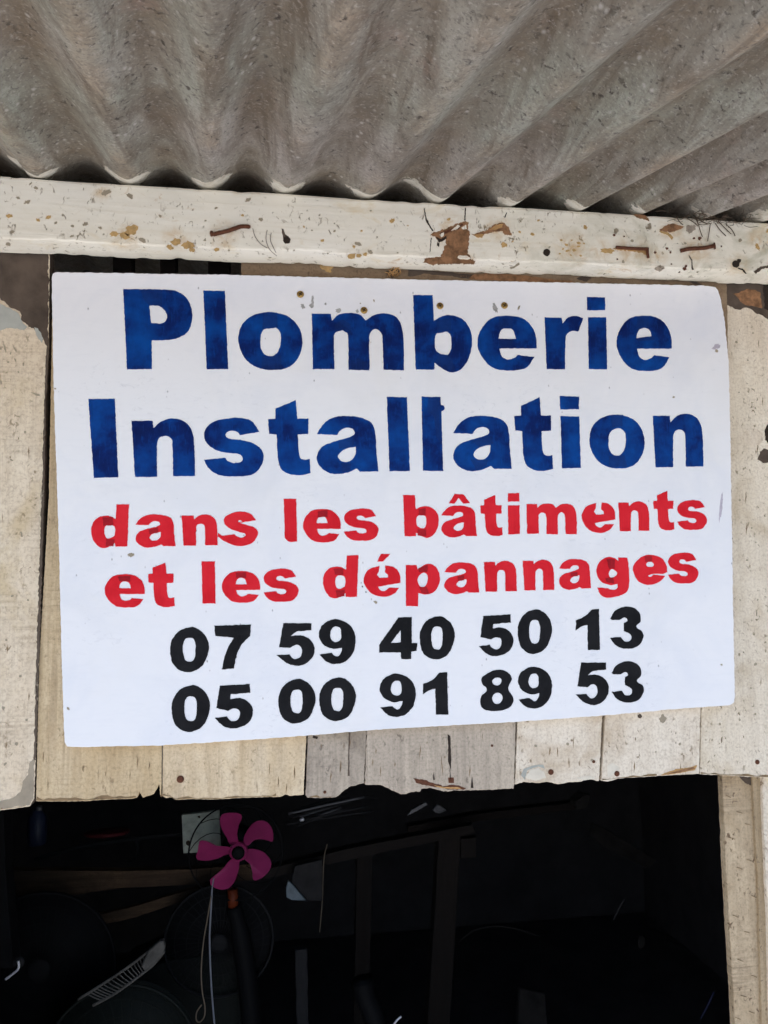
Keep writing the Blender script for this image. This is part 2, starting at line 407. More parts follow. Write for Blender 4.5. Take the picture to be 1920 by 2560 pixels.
def mk_roof():
    n = NT('speckled fibre cement')
    ph = n.attr('flute'); pt = n.attr('paint'); along = n.attr('along')
    big = n.noise(5, 5, 0.6, dist=0.3)
    col = n.mix(n.rng(big, 0.35, 0.65), (0.262, 0.245, 0.205), (0.36, 0.338, 0.288))
    tint = n.noise(3.5, 3, 0.5, n.map((1, 1, 1), loc=(3, 8, 1)))
    col = n.mix(n.rng(tint, 0.47, 0.66, 0, 0.7), col, (0.32, 0.345, 0.28))
    tint2 = n.noise(3.1, 3, 0.5, n.map((1, 1, 1), loc=(9, 2, 4)))
    col = n.mix(n.rng(tint2, 0.50, 0.68, 0, 0.7), col, (0.37, 0.325, 0.29))
    # brown dust that settled along the flutes
    dn = n.noise(9, 5, 0.65, n.map((1, 1, 1), loc=(1, 1, 1)))
    d = n.math('MULTIPLY', n.rng(ph, 0.35, 0.95), n.rng(dn, 0.3, 0.62))
    col = n.mix(n.math('MULTIPLY', d, 0.85), col, (0.185, 0.135, 0.085))
    d2 = n.math('MULTIPLY', n.rng(ph, 0.22, 0.0), n.rng(dn, 0.42, 0.7))
    col = n.mix(n.math('MULTIPLY', d2, 0.7), col, (0.40, 0.29, 0.19))
    # long grimy streaks that run with the flutes
    st = n.noise(1, 6, 0.68, n.map((34, 3.0, 34), rot=(R(-12), 0, R(-5))), 0.9)
    col = n.mix(n.rng(st, 0.45, 0.66, 0, 0.85), col, (0.135, 0.100, 0.068))
    bl = n.noise(13, 6, 0.7, n.map((1, 0.7, 1), loc=(6, 1, 3)), 0.8)
    col = n.mix(n.rng(bl, 0.48, 0.66, 0, 0.65), col, (0.160, 0.135, 0.103))
    bl2 = n.noise(8, 6, 0.7, n.map((1, 0.7, 1), loc=(16, 4, 3)), 0.8)
    col = n.mix(n.rng(bl2, 0.58, 0.72, 0, 0.35), col, (0.36, 0.225, 0.185))
    # fibres
    f1 = n.noise(1, 4, 0.7, n.map((160, 60, 160), rot=(0, R(25), R(38))), 0.5)
    col = n.mix(n.rng(f1, 0.58, 0.80, 0, 0.4), col, (0.60, 0.58, 0.55))
    f2 = n.noise(1, 4, 0.7, n.map((170, 70, 170), rot=(0, R(-30), R(-25)), loc=(4, 4, 4)), 0.5)
    col = n.mix(n.rng(f2, 0.56, 0.76, 0, 0.6), col, (0.15, 0.13, 0.11))
    v = n.noise(150, 3, 0.6, n.map((1, 0.8, 1), rot=(0, 0, R(20))), 0.6)
    keep = n.rng(n.noise(38, 3, 0.6), 0.36, 0.6)
    sp = n.math('MULTIPLY', n.rng(v, 0.57, 0.68), keep)
    col = n.mix(n.math('MULTIPLY', sp, 0.9), col, (0.045, 0.036, 0.028))
    gr = n.noise(330, 2, 0.6)
    col = n.mix(n.rng(gr, 0.50, 0.74, 0, 0.6), col, (0.13, 0.115, 0.095))
    gr2 = n.noise(260, 2, 0.6, n.map((1, 1, 1), loc=(3, 3, 3)))
    col = n.mix(n.rng(gr2, 0.58, 0.80, 0, 0.5), col, (0.60, 0.57, 0.52))
    v2 = n.vor(110, n.map((1, 0.6, 1), rot=(0, 0, R(50)), loc=(5, 5, 5)))
    k2 = n.rng(n.noise(21, 2, 0.5, n.map((1, 1, 1), loc=(7, 7, 7))), 0.56, 0.66)
    col = n.mix(n.math('MULTIPLY', n.rng(v2, 0.10, 0.30, 0.5, 0), k2), col, (0.60, 0.57, 0.53))
    # fascia paint that was brushed onto the sheet where it rests on the timber
    pn = n.noise(75, 6, 0.72)
    pm = n.rng(n.math('ADD', pt, n.math('MULTIPLY', n.math('SUBTRACT', pn, 0.5), 1.3)), 0.5, 0.56)
    col = n.mix(pm, col, n.mix(n.rng(pn, 0.45, 0.65), (0.70, 0.67, 0.58), (0.50, 0.45, 0.36)))
    h = n.math('ADD', f1, n.math('MULTIPLY', sp, -0.6))
    h = n.math('ADD', h, n.math('MULTIPLY', n.noise(25, 4, 0.6), 1.5))
    return n.done(col, 0.72, h, 0.5, 0.0016, 0.3)
M['roof'] = mk_roof()

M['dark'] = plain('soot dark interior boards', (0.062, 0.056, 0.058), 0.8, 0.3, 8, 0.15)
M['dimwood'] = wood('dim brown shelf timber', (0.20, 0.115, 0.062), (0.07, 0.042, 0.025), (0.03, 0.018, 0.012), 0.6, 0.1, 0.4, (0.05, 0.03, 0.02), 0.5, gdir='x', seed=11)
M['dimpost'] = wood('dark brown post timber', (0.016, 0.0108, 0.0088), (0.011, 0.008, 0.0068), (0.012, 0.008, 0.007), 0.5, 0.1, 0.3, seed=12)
M['pink'] = plain('pink plastic', (0.40, 0.034, 0.155), 0.38, 0.4, 9, 0.5)
M['blackplastic'] = plain('black plastic', (0.007, 0.007, 0.008), 0.65, 0.1, 20, 0.1)
M['orange'] = plain('faded orange plastic', (0.17, 0.03, 0.008), 0.6)
M['palegrey'] = plain('pale enamel plate', (0.46, 0.50, 0.43), 0.6, 0.4, 40)
M['guard'] = plain('dusty dark guard wire', (0.013, 0.013, 0.015), 0.75)
M['guardmesh'] = plain('dusty grey mesh', (0.011, 0.011, 0.0125), 0.85, 0.7, 14)
M['greydim'] = plain('dull grey plastic', (0.17, 0.17, 0.165), 0.6)
M['vent'] = plain('dirty cream plastic', (0.12, 0.113, 0.102), 0.6, 0.7, 25)
M['cord'] = plain('pale nylon cord', (0.24, 0.25, 0.29), 0.6)
M['cordbrown'] = plain('brown twine', (0.20, 0.155, 0.11), 0.8)
M['plasticbag'] = plain('pale blue plastic', (0.20, 0.25, 0.29), 0.5, 0.4, 30)
M['greycloth'] = plain('dim grey cloth', (0.035, 0.033, 0.034), 0.9, 0.5, 20)
M['steel'] = plain('bright steel', (0.75, 0.75, 0.80), 0.35, 0.1, 30, 0.5, 0.3)  # bright base colour, also carries the modelled glints
M['steeldim'] = plain('dull steel', (0.11, 0.11, 0.12), 0.45, 0.3, 30, 0.5, 0.3)
M['reddim'] = plain('dull red enamel', (0.09, 0.008, 0.012), 0.7)
M['bluedim'] = plain('dark blue plastic', (0.012, 0.018, 0.045), 0.5)
M['greendim'] = plain('dark green plastic', (0.006, 0.009, 0.007), 0.7)
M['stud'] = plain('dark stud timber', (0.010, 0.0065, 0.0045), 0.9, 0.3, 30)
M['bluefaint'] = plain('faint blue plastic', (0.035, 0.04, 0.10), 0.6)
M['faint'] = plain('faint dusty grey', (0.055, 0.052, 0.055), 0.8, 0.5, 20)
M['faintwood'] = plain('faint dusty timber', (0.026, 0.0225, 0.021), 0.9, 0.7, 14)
M['ground'] = plain('pale grey concrete yard', (0.35, 0.35, 0.355), 0.9, 0.25, 2.5)

# ------------------------------------------------------------------ ground
bm = bmesh.new(); bmesh.ops.create_grid(bm, x_segments=40, y_segments=40, size=300)
for v in bm.verts: v.co.z = 0.0 if v.co.length < 30 else noise.noise(v.co * 0.02) * 0.3
g = from_bm('ground', bm, M['ground']); tag(g, kind='structure')

# ------------------------------------------------------------------ dark room behind the opening
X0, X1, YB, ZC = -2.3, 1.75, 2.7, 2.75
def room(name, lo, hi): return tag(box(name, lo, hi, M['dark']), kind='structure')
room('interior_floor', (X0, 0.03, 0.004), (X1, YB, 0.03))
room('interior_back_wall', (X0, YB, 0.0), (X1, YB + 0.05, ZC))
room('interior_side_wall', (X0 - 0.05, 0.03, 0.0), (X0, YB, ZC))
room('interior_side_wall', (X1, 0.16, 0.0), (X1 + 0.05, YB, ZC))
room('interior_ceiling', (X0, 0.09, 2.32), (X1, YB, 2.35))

# ------------------------------------------------------------------ corrugated roof
YF = -0.050                                   # front of the fascia board
Q0 = at(0, 440, YF); L = (at(1920, 555, YF) - Q0).normalized()
cdir = CAM_ROT @ Vector(((510 - 960) / FPX, (1280 - 1030) / FPX, -1.0)); cdir.normalize()
if cdir.y < 0: cdir = -cdir
nrm = L.cross(cdir).normalized()
if nrm.z < 0: nrm = -nrm
troughs_px = [93, 322, 521, 712, 920, 1097, 1276, 1452, 1606, 1768, 1912]
ts = [(at(x, 440 + 0.0599 * x, YF) - Q0).dot(L) for x in troughs_px]
pit = (ts[-1] - ts[0]) / (len(ts) - 1)
for k in range(12): ts.insert(0, ts[0] - pit)
for k in range(10): ts.append(ts[-1] + pit)
AMP = 0.0128
def phase(s):
    for i in range(len(ts) - 1):
        if s < ts[i + 1]: return (s - ts[i]) / (ts[i + 1] - ts[i])
    return 0.0
def roof_sheet(name, s0, s1, lift, label, ph0=0.0):
    root = empty(name, Q0 + L * (s0 + s1) * 0.5 - cdir * 0.5, label, 'roof sheet', 'corrugated roof sheets')
    ns = int((s1 - s0) / pit * 28); tv = sorted([-0.56 + 0.04 * i for i in range(17)] + [-0.065, -0.05, -0.04, -0.03, -0.02, -0.01, 0.0, 0.01]) + [0.3, 0.8, 1.5, 2.2, 2.75]
    verts, faces, fl, pa, al = [], [], [], [], []
    for side in (0, 1):
        for t in tv:
            for i in range(ns + 1):
                s = s0 + (s1 - s0) * i / ns
                ph = phase(s + ph0)
                w = 0.5 - 0.5 * math.cos(2 * math.pi * ph)
                wob = noise.noise(Vector((s * 5, t * 3, 2))) * 0.0025
                h = 2 * AMP * (1 + 0.30 * noise.noise(Vector((s * 7.0, 4.4, 0)))) * w ** 0.9 + wob * min(1, abs(t) * 4) + lift + side * 0.0045
                p = Q0 + L * s + cdir * t + nrm * h
                verts.append(p)
                fl.append(w)
                hash_w = noise.noise(Vector((s * 38, 3.3, 0)))
                # height above the timber, so only the low flutes carry paint
                near = max(0.0, 1 - abs(t) / (0.024 + 0.034 * hash_w))
                pa.append(0.92 * (near ** 0.5) * max(0.0, 1 - w * (1.15 - 1.2 * noise.noise(Vector((s * 17, 8.1, 0))))) * 1.2)
                al.append(t)
    n = len(tv) * (ns + 1)
    for j in range(len(tv) - 1):
        for i in range(ns):
            a = j * (ns + 1) + i
            q = [a, a + 1, a + ns + 2, a + ns + 1]
            faces.append(q); faces.append([x + n for x in q[::-1]])
    m_ = ns + 1
    for i in range(ns):
        faces.append([i, i + n, i + 1 + n, i + 1])
        e = (len(tv) - 1) * m_ + i; faces.append([e, e + 1, e + 1 + n, e + n])
    for j in range(len(tv) - 1):
        a = j * m_; b = a + m_
        faces.append([a, b, b + n, a + n])
        a += ns; b += ns
        faces.append([a, a + n, b + n, b])
    o = mesh('corrugated_panel', verts, faces, M['roof'], root, smooth=False)
    for p in o.data.polygons[:2 * (len(tv) - 1) * ns]: p.use_smooth = True
    for nm, arr in (('flute', fl), ('paint', pa), ('along', al)):
        at_ = o.data.attributes.new(nm, 'FLOAT', 'POINT'); at_.data.foreach_set('value', arr)
    return root
s_edge = (at(66, 444, YF) - Q0).dot(L)
roof_sheet('roof_sheet', s_edge, s_edge + 1.75, 0.0015, 'wide grey speckled corrugated roof sheet above the sign, seen from below')
roof_sheet('roof_sheet', s_edge - 0.9, s_edge + 0.05, 0.0125, 'corrugated roof sheet overlapped at the top left corner, only its edge in view', 0.012)

# ------------------------------------------------------------------ fascia board
def fascia():
    root = empty('fascia_board', at(960, 690, -0.01), 'long chipped cream painted beam under the corrugated roof', 'beam')
    st = [-700 + i * 8 for i in range(420)]
    rows = []
    for x in st:
        t = at(x, 440 + 0.0599 * x, YF); b = at(x, 632 + 0.0405 * x + (3 if x > 1810 else 0), -0.010)
        w1 = noise.noise(Vector((x * 0.006, 1.5, 0))) * 0.0014 + min(0, noise.noise(Vector((x * 0.035, 3.5, 0))) + 0.15) * 0.003
        w2 = noise.noise(Vector((x * 0.006, 7.5, 0))) * 0.0018 + max(0, noise.noise(Vector((x * 0.04, 9.5, 0))) - 0.12) * 0.004; w3 = noise.noise(Vector((x * 0.02, 5.5, 0))) * 0.0012 + noise.noise(Vector((x * 0.09, 2.5, 0))) * 0.0007
        zt, zb, X = t.z + w1, b.z + w2, (t.x + b.x) / 2
        r = 0.0022
        sec = [(-0.010, zt), (YF + 0.004, zt), (YF + 0.001, zt - 0.001), (YF, zt - 0.004)]
        sec += [(YF, zb + r + (zt - zb - r) * 0.5), (YF + w3 * .3, zb + r + 0.004)]
        sec += [(YF + r - r * math.cos(a) + w3, zb + r - r * math.sin(a) + w3) for a in (0, .35, .7, 1.05, 1.4, 1.57)]
        sec += [(-0.010, zb)]
        rows.append([Vector((X, y, z)) for y, z in sec])
    k = len(rows[0]); verts = [v for r_ in rows for v in r_]; faces = []
    for i in range(len(rows) - 1):
        for j in range(k):
            faces.append([i * k + j, i * k + (j + 1) % k, (i + 1) * k + (j + 1) % k, (i + 1) * k + j])
    faces.append(list(range(k))); faces.append([(len(rows) - 1) * k + j for j in range(k)][::-1])
    mesh('beam_body', verts, faces, M['fascia'], root, smooth=False)
    Y = YF - 0.0004
    c7 = lambda pts: [(1020 + x / 3.607, 520 + y / 3.607) for x, y in pts]
    c8 = lambda pts: [(1500 + x / 3.95, 520 + y / 3.95) for x, y in pts]
    c6 = lambda pts: [(500 + x / 3.318, 520 + y / 3.318) for x, y in pts]
    def pt(pts, m, seed, amp=2.2, Yo=0.0, name='bare_patch', step=4): return patch(name, pts, Y - Yo, M[m], root, min(step, 2.5), amp * (1.5 if name == 'bare_patch' else 1.0), 0.22, seed, 0.0009)
    pt(c7([(235, 215), (330, 195), (430, 150), (520, 115), (545, 140), (540, 190), (555, 240), (545, 330), (545, 410), (565, 450), (603, 485), (595, 503), (450, 503), (340, 500), (230, 512), (140, 490), (150, 458), (290, 435), (320, 390), (345, 300), (340, 275), (280, 300), (250, 260), (205, 245)]), 'bare', 1)
    pt(c7([(570, 235), (700, 205), (790, 145), (860, 130), (910, 180), (935, 245), (870, 240), (850, 205), (760, 220), (680, 240), (640, 265), (590, 250)]), 'bare', 2, 1.6)
    pt(c7([(600, 240), (690, 232), (670, 265), (620, 262)]), 'bare_light', 3, 1.2, 0.0004)
    pt(c7([(735, 190), (800, 150), (858, 140), (850, 175), (780, 200)]), 'bare_light', 4, 1.2, 0.0004)
    pt(c7([(290, 225), (420, 175), (490, 140), (500, 150), (440, 195), (300, 245)]), 'rust', 5, 2.0, 0.0004, 'crack')
    pt(c7([(250, 262), (300, 280), (345, 250), (350, 275), (285, 310)]), 'soot', 6, 1.5, 0.0004, 'crack')
    pt(c7([(385, 205), (450, 150), (470, 165), (440, 195)]), 'fascia', 7, 1.2, 0.0006, 'paint_flake', 3)
    pt(c7([(480, 180), (525, 150), (530, 185), (500, 190)]), 'fascia', 8, 1.2, 0.0006, 'paint_flake', 3)
    pt(c7([(285, 240), (325, 215), (325, 250), (300, 262)]), 'fascia', 8, 1.2, 0.0006, 'paint_flake', 3)
    pt(c7([(150, 0), (168, 100), (228, 205), (220, 208), (160, 112), (144, 0)]), 'soot', 9, 1.0, 0, 'crack')
    pt(c7([(160, 100), (185, 115), (185, 145), (170, 135)]), 'soot', 9, 1.0, 0.0002, 'crack')
    pt(c7([(522, 0), (518, 112), (508, 112), (514, 0)]), 'soot', 10, 1.0, 0, 'crack')
    pt(c7([(215, 270), (200, 400), (195, 400), (207, 270)]), 'soot', 11, 1.0, 0, 'crack')
    pt(c7([(265, 310), (285, 320), (280, 350), (262, 335)]), 'soot', 12, 1.0, 0, 'crack')
    pt(c7([(893, 38), (880, 85), (868, 85), (885, 42)]), 'soot', 13, 0.8, 0, 'crack')
    pt(c7([(920, 535), (960, 520), (1000, 490), (1005, 510), (960, 540), (930, 548)]), 'greyish', 14, 1.2, 0, 'crack')
    pt(c7([(1575, 150), (1615, 165), (1615, 195), (1590, 190)]), 'rustlight', 15, 1.5, 0, 'rust_stain')
    pt(c7([(1100, 225), (1140, 222), (1145, 250), (1110, 248)]), 'rustlight', 16, 1.8, 0, 'rust_stain')
    pt(c7([(835, 345), (860, 315), (895, 305), (895, 330), (855, 360)]), 'rustlight', 17, 2.0, 0, 'rust_stain')
    for q, (x, y) in enumerate([(1430, 330), (1480, 290), (1540, 315), (1590, 320), (1400, 370), (1440, 385), (1500, 380), (1370, 410), (1470, 425), (1560, 430), (1540, 345), (1180, 110), (1010, 215), (945, 300), (0, 160), (370, 100), (1385, 290)]):
        s_ = random.Random(q).uniform(9, 22)
        pt(c7([(x - s_, y - s_ * .3), (x, y - s_ * .6), (x + s_, y), (x + s_ * .2, y + s_ * .6), (x - s_ * .7, y + s_ * .4)]), 'rustlight', 20 + q, 2.2, 0, 'rust_stain', 3)
    # right end
    pt(c8([(585, 215), (650, 170), (720, 152), (830, 185), (800, 213), (690, 240), (600, 225)]), 'bare', 40, 1.5)
    pt(c8([(585, 222), (680, 245), (730, 290), (710, 310), (670, 265), (600, 240)]), 'rustlight', 41, 1.8, 0.0002, 'rust_stain')
    pt(c8([(335, 60), (400, 65), (450, 72), (490, 130), (440, 115), (360, 92)]), 'bare', 42, 1.5)
    pt(c8([(860, 170), (945, 170), (950, 215), (880, 250), (850, 220)]), 'plank_d', 43, 2.0)
    pt(c8([(1545, 340), (1575, 370), (1580, 420), (1555, 420), (1535, 375)]), 'rustlight', 44, 1.5, 0, 'rust_stain')
    pt(c8([(1640, 190), (1680, 200), (1680, 250), (1645, 250)]), 'rustlight', 45, 1.5, 0, 'rust_stain')
    pt(c8([(1525, 625), (1580, 585), (1690, 555), (1690, 580), (1600, 605), (1540, 650)]), 'bare_dark', 46, 2.0, 0, 'crack')
    pt(c8([(1370, 590), (1410, 600), (1450, 645), (1440, 648), (1400, 612), (1365, 600)]), 'soot', 47, 1.0, 0, 'crack')
    pt(c8([(880, 465), (910, 510), (918, 590), (930, 605), (910, 612), (905, 520), (876, 470)]), 'bare_dark', 48, 0.8, 0, 'crack')
    pt(c8([(0, 395), (120, 390), (150, 420), (60, 445), (0, 450)]), 'rustlight', 49, 2.5, 0, 'rust_stain')
    pt(c8([(540, 600), (570, 570), (620, 575), (640, 600), (590, 625)]), 'plank_d', 50, 2.0, 0, 'knot')
    for q, (x, y, s_) in enumerate([(165, 215, 18), (140, 268, 14), (240, 280, 9), (318, 325, 16), (660, 400, 14), (695, 440, 10), (230, 530, 16), (172, 505, 10), (705, 552, 9), (595, 580, 17), (835, 600, 18), (850, 575, 14), (962, 632, 10), (785, 632, 10), (545, 440, 14), (1385, 320, 20), (985, 300, 20), (930, 300, 12), (845, 350, 12), (1200, 380, 10)]):
        pt(c8([(x - s_, y - s_ * .5), (x + s_ * .2, y - s_), (x + s_, y + s_ * .2), (x - s_ * .1, y + s_)]), ('rust' if q % 3 else 'greyish'), 60 + q, 1.4, 0, 'rust_stain', 3)
    # left half
    for q, (x, y, s_) in enumerate([(135, 345, 24), (1015, 270, 16), (1275, 320, 16), (1060, 375, 9), (505, 95, 20), (355, 60, 14), (45, 105, 10), (1320, 395, 26), (1370, 385, 20), (1595, 105, 26), (1340, 190, 12), (40, 265, 12), (780, 350, 8), (930, 185, 9), (1115, 190, 12), (240, 350, 9), (90, 290, 7), (1470, 240, 8), (1640, 370, 9), (860, 155, 11), (990, 60, 9), (1415, 22, 9)]):
        pt(c6([(x - s_, y - s_ * .4), (x + s_ * .3, y - s_ * .7), (x + s_, y + s_ * .3), (x - s_ * .2, y + s_ * .8)]), ('rustlight' if q in (0, 1, 2, 7, 8, 9, 10, 5, 19) else 'greyish'), 90 + q, 1.5, 0, 'rust_stain', 3)
    for q, (x, y, s_) in enumerate([(22, 540, 9), (68, 505, 9), (45, 495, 6), (265, 482, 13), (325, 490, 10), (213, 560, 8), (139, 557, 5), (181, 565, 5), (120, 543, 8), (95, 550, 6), (330, 575, 22), (285, 585, 12), (310, 590, 16), (355, 600, 10), (440, 605, 16), (470, 613, 18), (425, 618, 10), (620, 500, 8), (90, 470, 6), (180, 590, 6), (30, 580, 7), (540, 520, 5), (400, 540, 5), (20, 610, 8), (250, 570, 6), (480, 625, 9), (880, 640, 12), (925, 630, 8), (895, 610, 9)]):
        pt([(x - s_, y - s_ * .4), (x + s_ * .3, y - s_ * .6), (x + s_, y + s_ * .3), (x - s_ * .2, y + s_ * .6)], ('rustlight' if q in (9, 10, 11, 12, 14, 15, 16, 25, 26, 8, 0) else 'greyish'), 130 + q, 1.8, 0, 'rust_stain', 3)
    # dark holes
    def disc(px, py, r): return [(px + r * math.cos(a * .628), py + r * math.sin(a * .628)) for a in range(10)]
    pt(disc(717, 600, 9.5), 'soot', 200, 1.5, 0, 'knot_hole', 3)
    pt([(708, 597), (706, 585), (704, 572), (708, 572), (713, 585), (722, 592)], 'bare_dark', 201, 0.8, 0, 'crack', 3)
    pt(disc(1367, 631, 9), 'soot', 202, 1.0, 0, 'nail_hole', 3)
    pt(disc(1840, 660, 9), 'soot', 203, 2.0, 0, 'knot_hole', 3)
    pt(disc(1848, 652, 5), 'soot', 204, 1.0, 0.0001, 'knot_hole', 3)
    # bent nails hammered flat against the timber
    def nail(p, y, r=0.0022):
        pts = [at(a, b, YF - 0.002 - c) for (a, b), c in zip(p, y)]
        return tube('bent_nail', spline(pts, 4), r, M['rust'], root, 7)
    nail([(531, 587), (545, 583), (570, 577), (590, 570), (605, 566), (626, 567)], [0, .002, .002, .001, 0, 0], [0.0008] + [0.0026] * 19 + [0.0016])
    lathe('nail_head', at(529, 584, YF - 0.001), (-0.8, -0.5, -0.1), [(0.001, -.001), (0.0035, -.0005), (0.0035, .001), (0.001, .0016)], M['rust'], root, 12)
    nail([(1540, 618), (1565, 620), (1600, 622), (1619, 622)], [0, .001, .001, 0], 0.0021)
    nail([(1619, 620), (1619, 632), (1621, 645)], [0, .001, 0], 0.0018)
    nail([(1702, 627), (1725, 622), (1760, 620), (1783, 615)], [0, .001, .001, .001], 0.0027)
    lathe('nail_head', at(1786, 615, YF - 0.002), (0.85, -0.4, 0.1), [(0.001, -.001), (0.0045, -.0005), (0.0045, .001), (0.001, .0016)], M['rust'], root, 12)
    pt([(1530, 622), (1560, 626), (1600, 630), (1618, 640), (1622, 622), (1580, 619)], 'bare_light', 210, 2.0, 0, 'bare_patch')
    return root
fascia_root = fascia()

# ------------------------------------------------------------------ plank wall
wall = empty('plank_wall', (0.0, 0.01, 0.9), 'weathered wall of vertical planks hanging over the dark opening', 'wall')
def plank(px, m, Y=0.0, seed=0, label=None, amp=1.2):
    o = prism('plank', rough(px, 5, amp, 0.16, seed), Y, Y + 0.02, M[m], wall, 0.0007)
    if label: o['label'] = label
    return o
pA = plank([(125, 600), (124, 700), (122, 860), (114, 1000), (110, 1240), (97, 1650), (89, 1900), (86, 1995), (75, 2016), (40, 2021), (0, 2026), (-240, 2034), (-215, 600)], 'plank_l', -0.002, 1, 'cream painted plank left of the sign with bare dark top')
pA.data.materials.append(M['bare_dark'])
for p in pA.data.polygons:
    if abs(p.normal.y) < 0.4 and p.normal.x > 0.5: p.material_index = 1
pB = plank([(131, 760), (122, 1240), (98, 1650), (90, 2003), (150, 2004), (200, 2003), (270, 1999), (330, 1997), (343, 1994), (348, 1980), (358, 1994), (385, 1985), (392, 1972), (398, 1960), (400, 1985), (402, 1994), (404, 1965), (405, 1862), (411, 760)], 'plank_b', 0.0, 2, 'tan bare plank under the lower left of the sign')
pC = plank([(412, 760), (406, 1862), (405, 1990), (415, 1996), (425, 1993), (440, 2000), (480, 1998), (540, 1999), (600, 1995), (660, 1993), (700, 1992), (713, 1986), (725, 1990), (759, 1987), (766, 1840), (773, 760)], 'plank_c', 0.0004, 3)
pD = plank([(777, 760), (770, 1840), (764, 1988), (770, 1994), (800, 1995), (840, 1994), (850, 1985), (862, 1975), (872, 1968), (885, 1965), (900, 1960), (910, 1959), (916, 1835), (920, 760)], 'plank_d', 0.001, 4, 'grey weathered plank below the middle of the sign', 1.8)
pE = plank([(921, 760), (917, 1835), (912, 1961), (925, 1962), (945, 1963), (957, 1965), (970, 1972), (985, 1978), (1002, 1986), (1015, 1985), (1030, 1980), (1050, 1978), (1055, 1972), (1075, 1970), (1095, 1975), (1110, 1979), (1140, 1977), (1170, 1976), (1180, 1976), (1230, 1974), (1284, 1972), (1286, 1955), (1290, 1805), (1275, 760)], 'plank_e', 0.0, 5, 'grey plank with a dark split below the sign', 1.8)
pF = plank([(1279, 760), (1294, 1805), (1288, 1962), (1300, 1957), (1310, 1955), (1340, 1958), (1370, 1955), (1395, 1961), (1420, 1956), (1450, 1955), (1470, 1948), (1485, 1950), (1498, 1953), (1506, 1790), (1480, 760)], 'plank_f', 0.0, 6, None, 1.6)
pG = plank([(1486, 760), (1514, 1790), (1504, 1952), (1520, 1954), (1545, 1947), (1560, 1945), (1620, 1942), (1650, 1940), (1700, 1937), (1748, 1935), (1752, 1770), (1720, 760)], 'plank_f', -0.001, 7)
pH = plank([(1723, 640), (1754, 1770), (1750, 1936), (1800, 1938), (1830, 1940), (1870, 1942), (1960, 1946), (2130, 1950), (2120, 640)], 'plank_h', 0.0, 8, 'wide whitewashed plank right of the sign with bare dark top')
for k, (a, b) in enumerate([(-245, -480), (-485, -720), (-725, -960)]):
    plank([(a, 600), (a - 20, 2034), (b - 20, 2042), (b, 600)], ('plank_l', 'plank_c', 'plank_b')[k], -0.001 * k, 20 + k)
for k, (a, b) in enumerate([(2124, 2400), (2404, 2700)]):
    plank([(a, 640), (a + 12, 1950), (b + 20, 1960), (b, 640)], ('plank_f', 'plank_h')[k], 0.001 * k, 30 + k)

def pp(par, Y, px, m, seed, amp=2.0, name='bare_patch', step=4): return patch(name, px, Y - 0.0004, M[m], par, step, amp, 0.10, seed, 0.0009)
pp(pA, -0.002, [(-210, 615), (122, 615), (121.5, 700), (120, 850), (118, 868), (112, 850), (98, 838), (85, 820), (70, 815), (58, 803), (48, 778), (25, 765), (0, 745), (-40, 735), (-120, 700), (-205, 690)], 'bare_dark', 1, 4.5)
pp(pA, -0.002, [(-20, 750), (20, 768), (46, 782), (56, 806), (68, 818), (60, 826), (30, 818), (0, 826), (-60, 830), (-90, 780)], 'underpaint', 2, 2.5, 'paint_layer')
pp(pA, -0.0022, [(85, 818), (96, 822), (108, 845), (104, 858), (92, 840)], 'underpaint', 3, 2.5, 'paint_layer')
pp(pA, -0.002, [(86, 1895), (74, 1905), (70, 1935), (58, 1955), (52, 1980), (30, 1996), (-10, 2005), (-10, 2022), (40, 2017), (74, 2012), (84, 1992)], 'greyish', 4, 3)
pp(pA, -0.002, [(95, 1690), (92, 1740), (86, 1735), (88, 1700)], 'greyish', 5, 2)
pp(pA, -0.002, [(77, 980), (98, 985), (100, 990), (90, 990)], 'greyish', 6, 1.5)
pp(pA, -0.002, [(50, 1330), (54, 1330), (56, 1342), (52, 1342)], 'greyish', 6, 1.5)
pp(pA, -0.002, [(107, 1215), (110, 1230), (104, 1250), (100, 1240)], 'greyish', 6, 1.5)
pp(pA, -0.002, [(124, 840), (122.5, 880), (114.5, 1000), (110.5, 1240), (97.5, 1650), (89, 1900), (84, 1900), (91, 1650), (104, 1240), (109, 1060), (112, 960), (116, 870)], 'edge', 77, 2.6, 'bare_edge')  # dark ragged strip down the plank's right side
for q, (x, y, w_, h_) in enumerate([(12, 870, 2, 12), (37, 872, 2, 12), (20, 905, 3, 3), (38, 900, 2, 6), (58, 910, 2, 5), (46, 930, 2, 4), (26, 883, 2, 4), (62, 1080, 3, 4), (28, 1150, 5, 2), (30, 1490, 4, 3), (70, 1500, 3, 3), (15, 1600, 4, 3), (50, 1690, 4, 4), (8, 1770, 4, 5), (66, 1800, 4, 4), (40, 1860, 6, 4), (12, 1910, 6, 3)]):
    pp(pA, -0.002, [(x - w_, y - h_), (x + w_, y - h_ * .8), (x + w_, y + h_), (x - w_ * .6, y + h_)], 'greyish', 30 + q, 1.2, 'scratch', 3)
pp(pE, 0.0, [(1119, 1836), (1126, 1840), (1128, 1900), (1127, 1925), (1124, 1915), (1120, 1905), (1121, 1870)], 'soot', 7, 1.2, 'crack')
pp(pE, 0.0, [(1124, 1920), (1128, 1950), (1125, 1952)], 'soot', 8, 0.8, 'crack')
pp(pE, 0.0, [(1034, 1945), (1060, 1950), (1085, 1958), (1105, 1966), (1135, 1962), (1165, 1970), (1160, 1974), (1120, 1974), (1095, 1968), (1070, 1966), (1040, 1957)], 'rust', 9, 2.5, 'bare_patch')
pp(pE, -0.0002, [(1085, 1962), (1110, 1968), (1140, 1967), (1155, 1973), (1125, 1972), (1100, 1970)], 'bare_light', 10, 2.0, 'bare_patch')
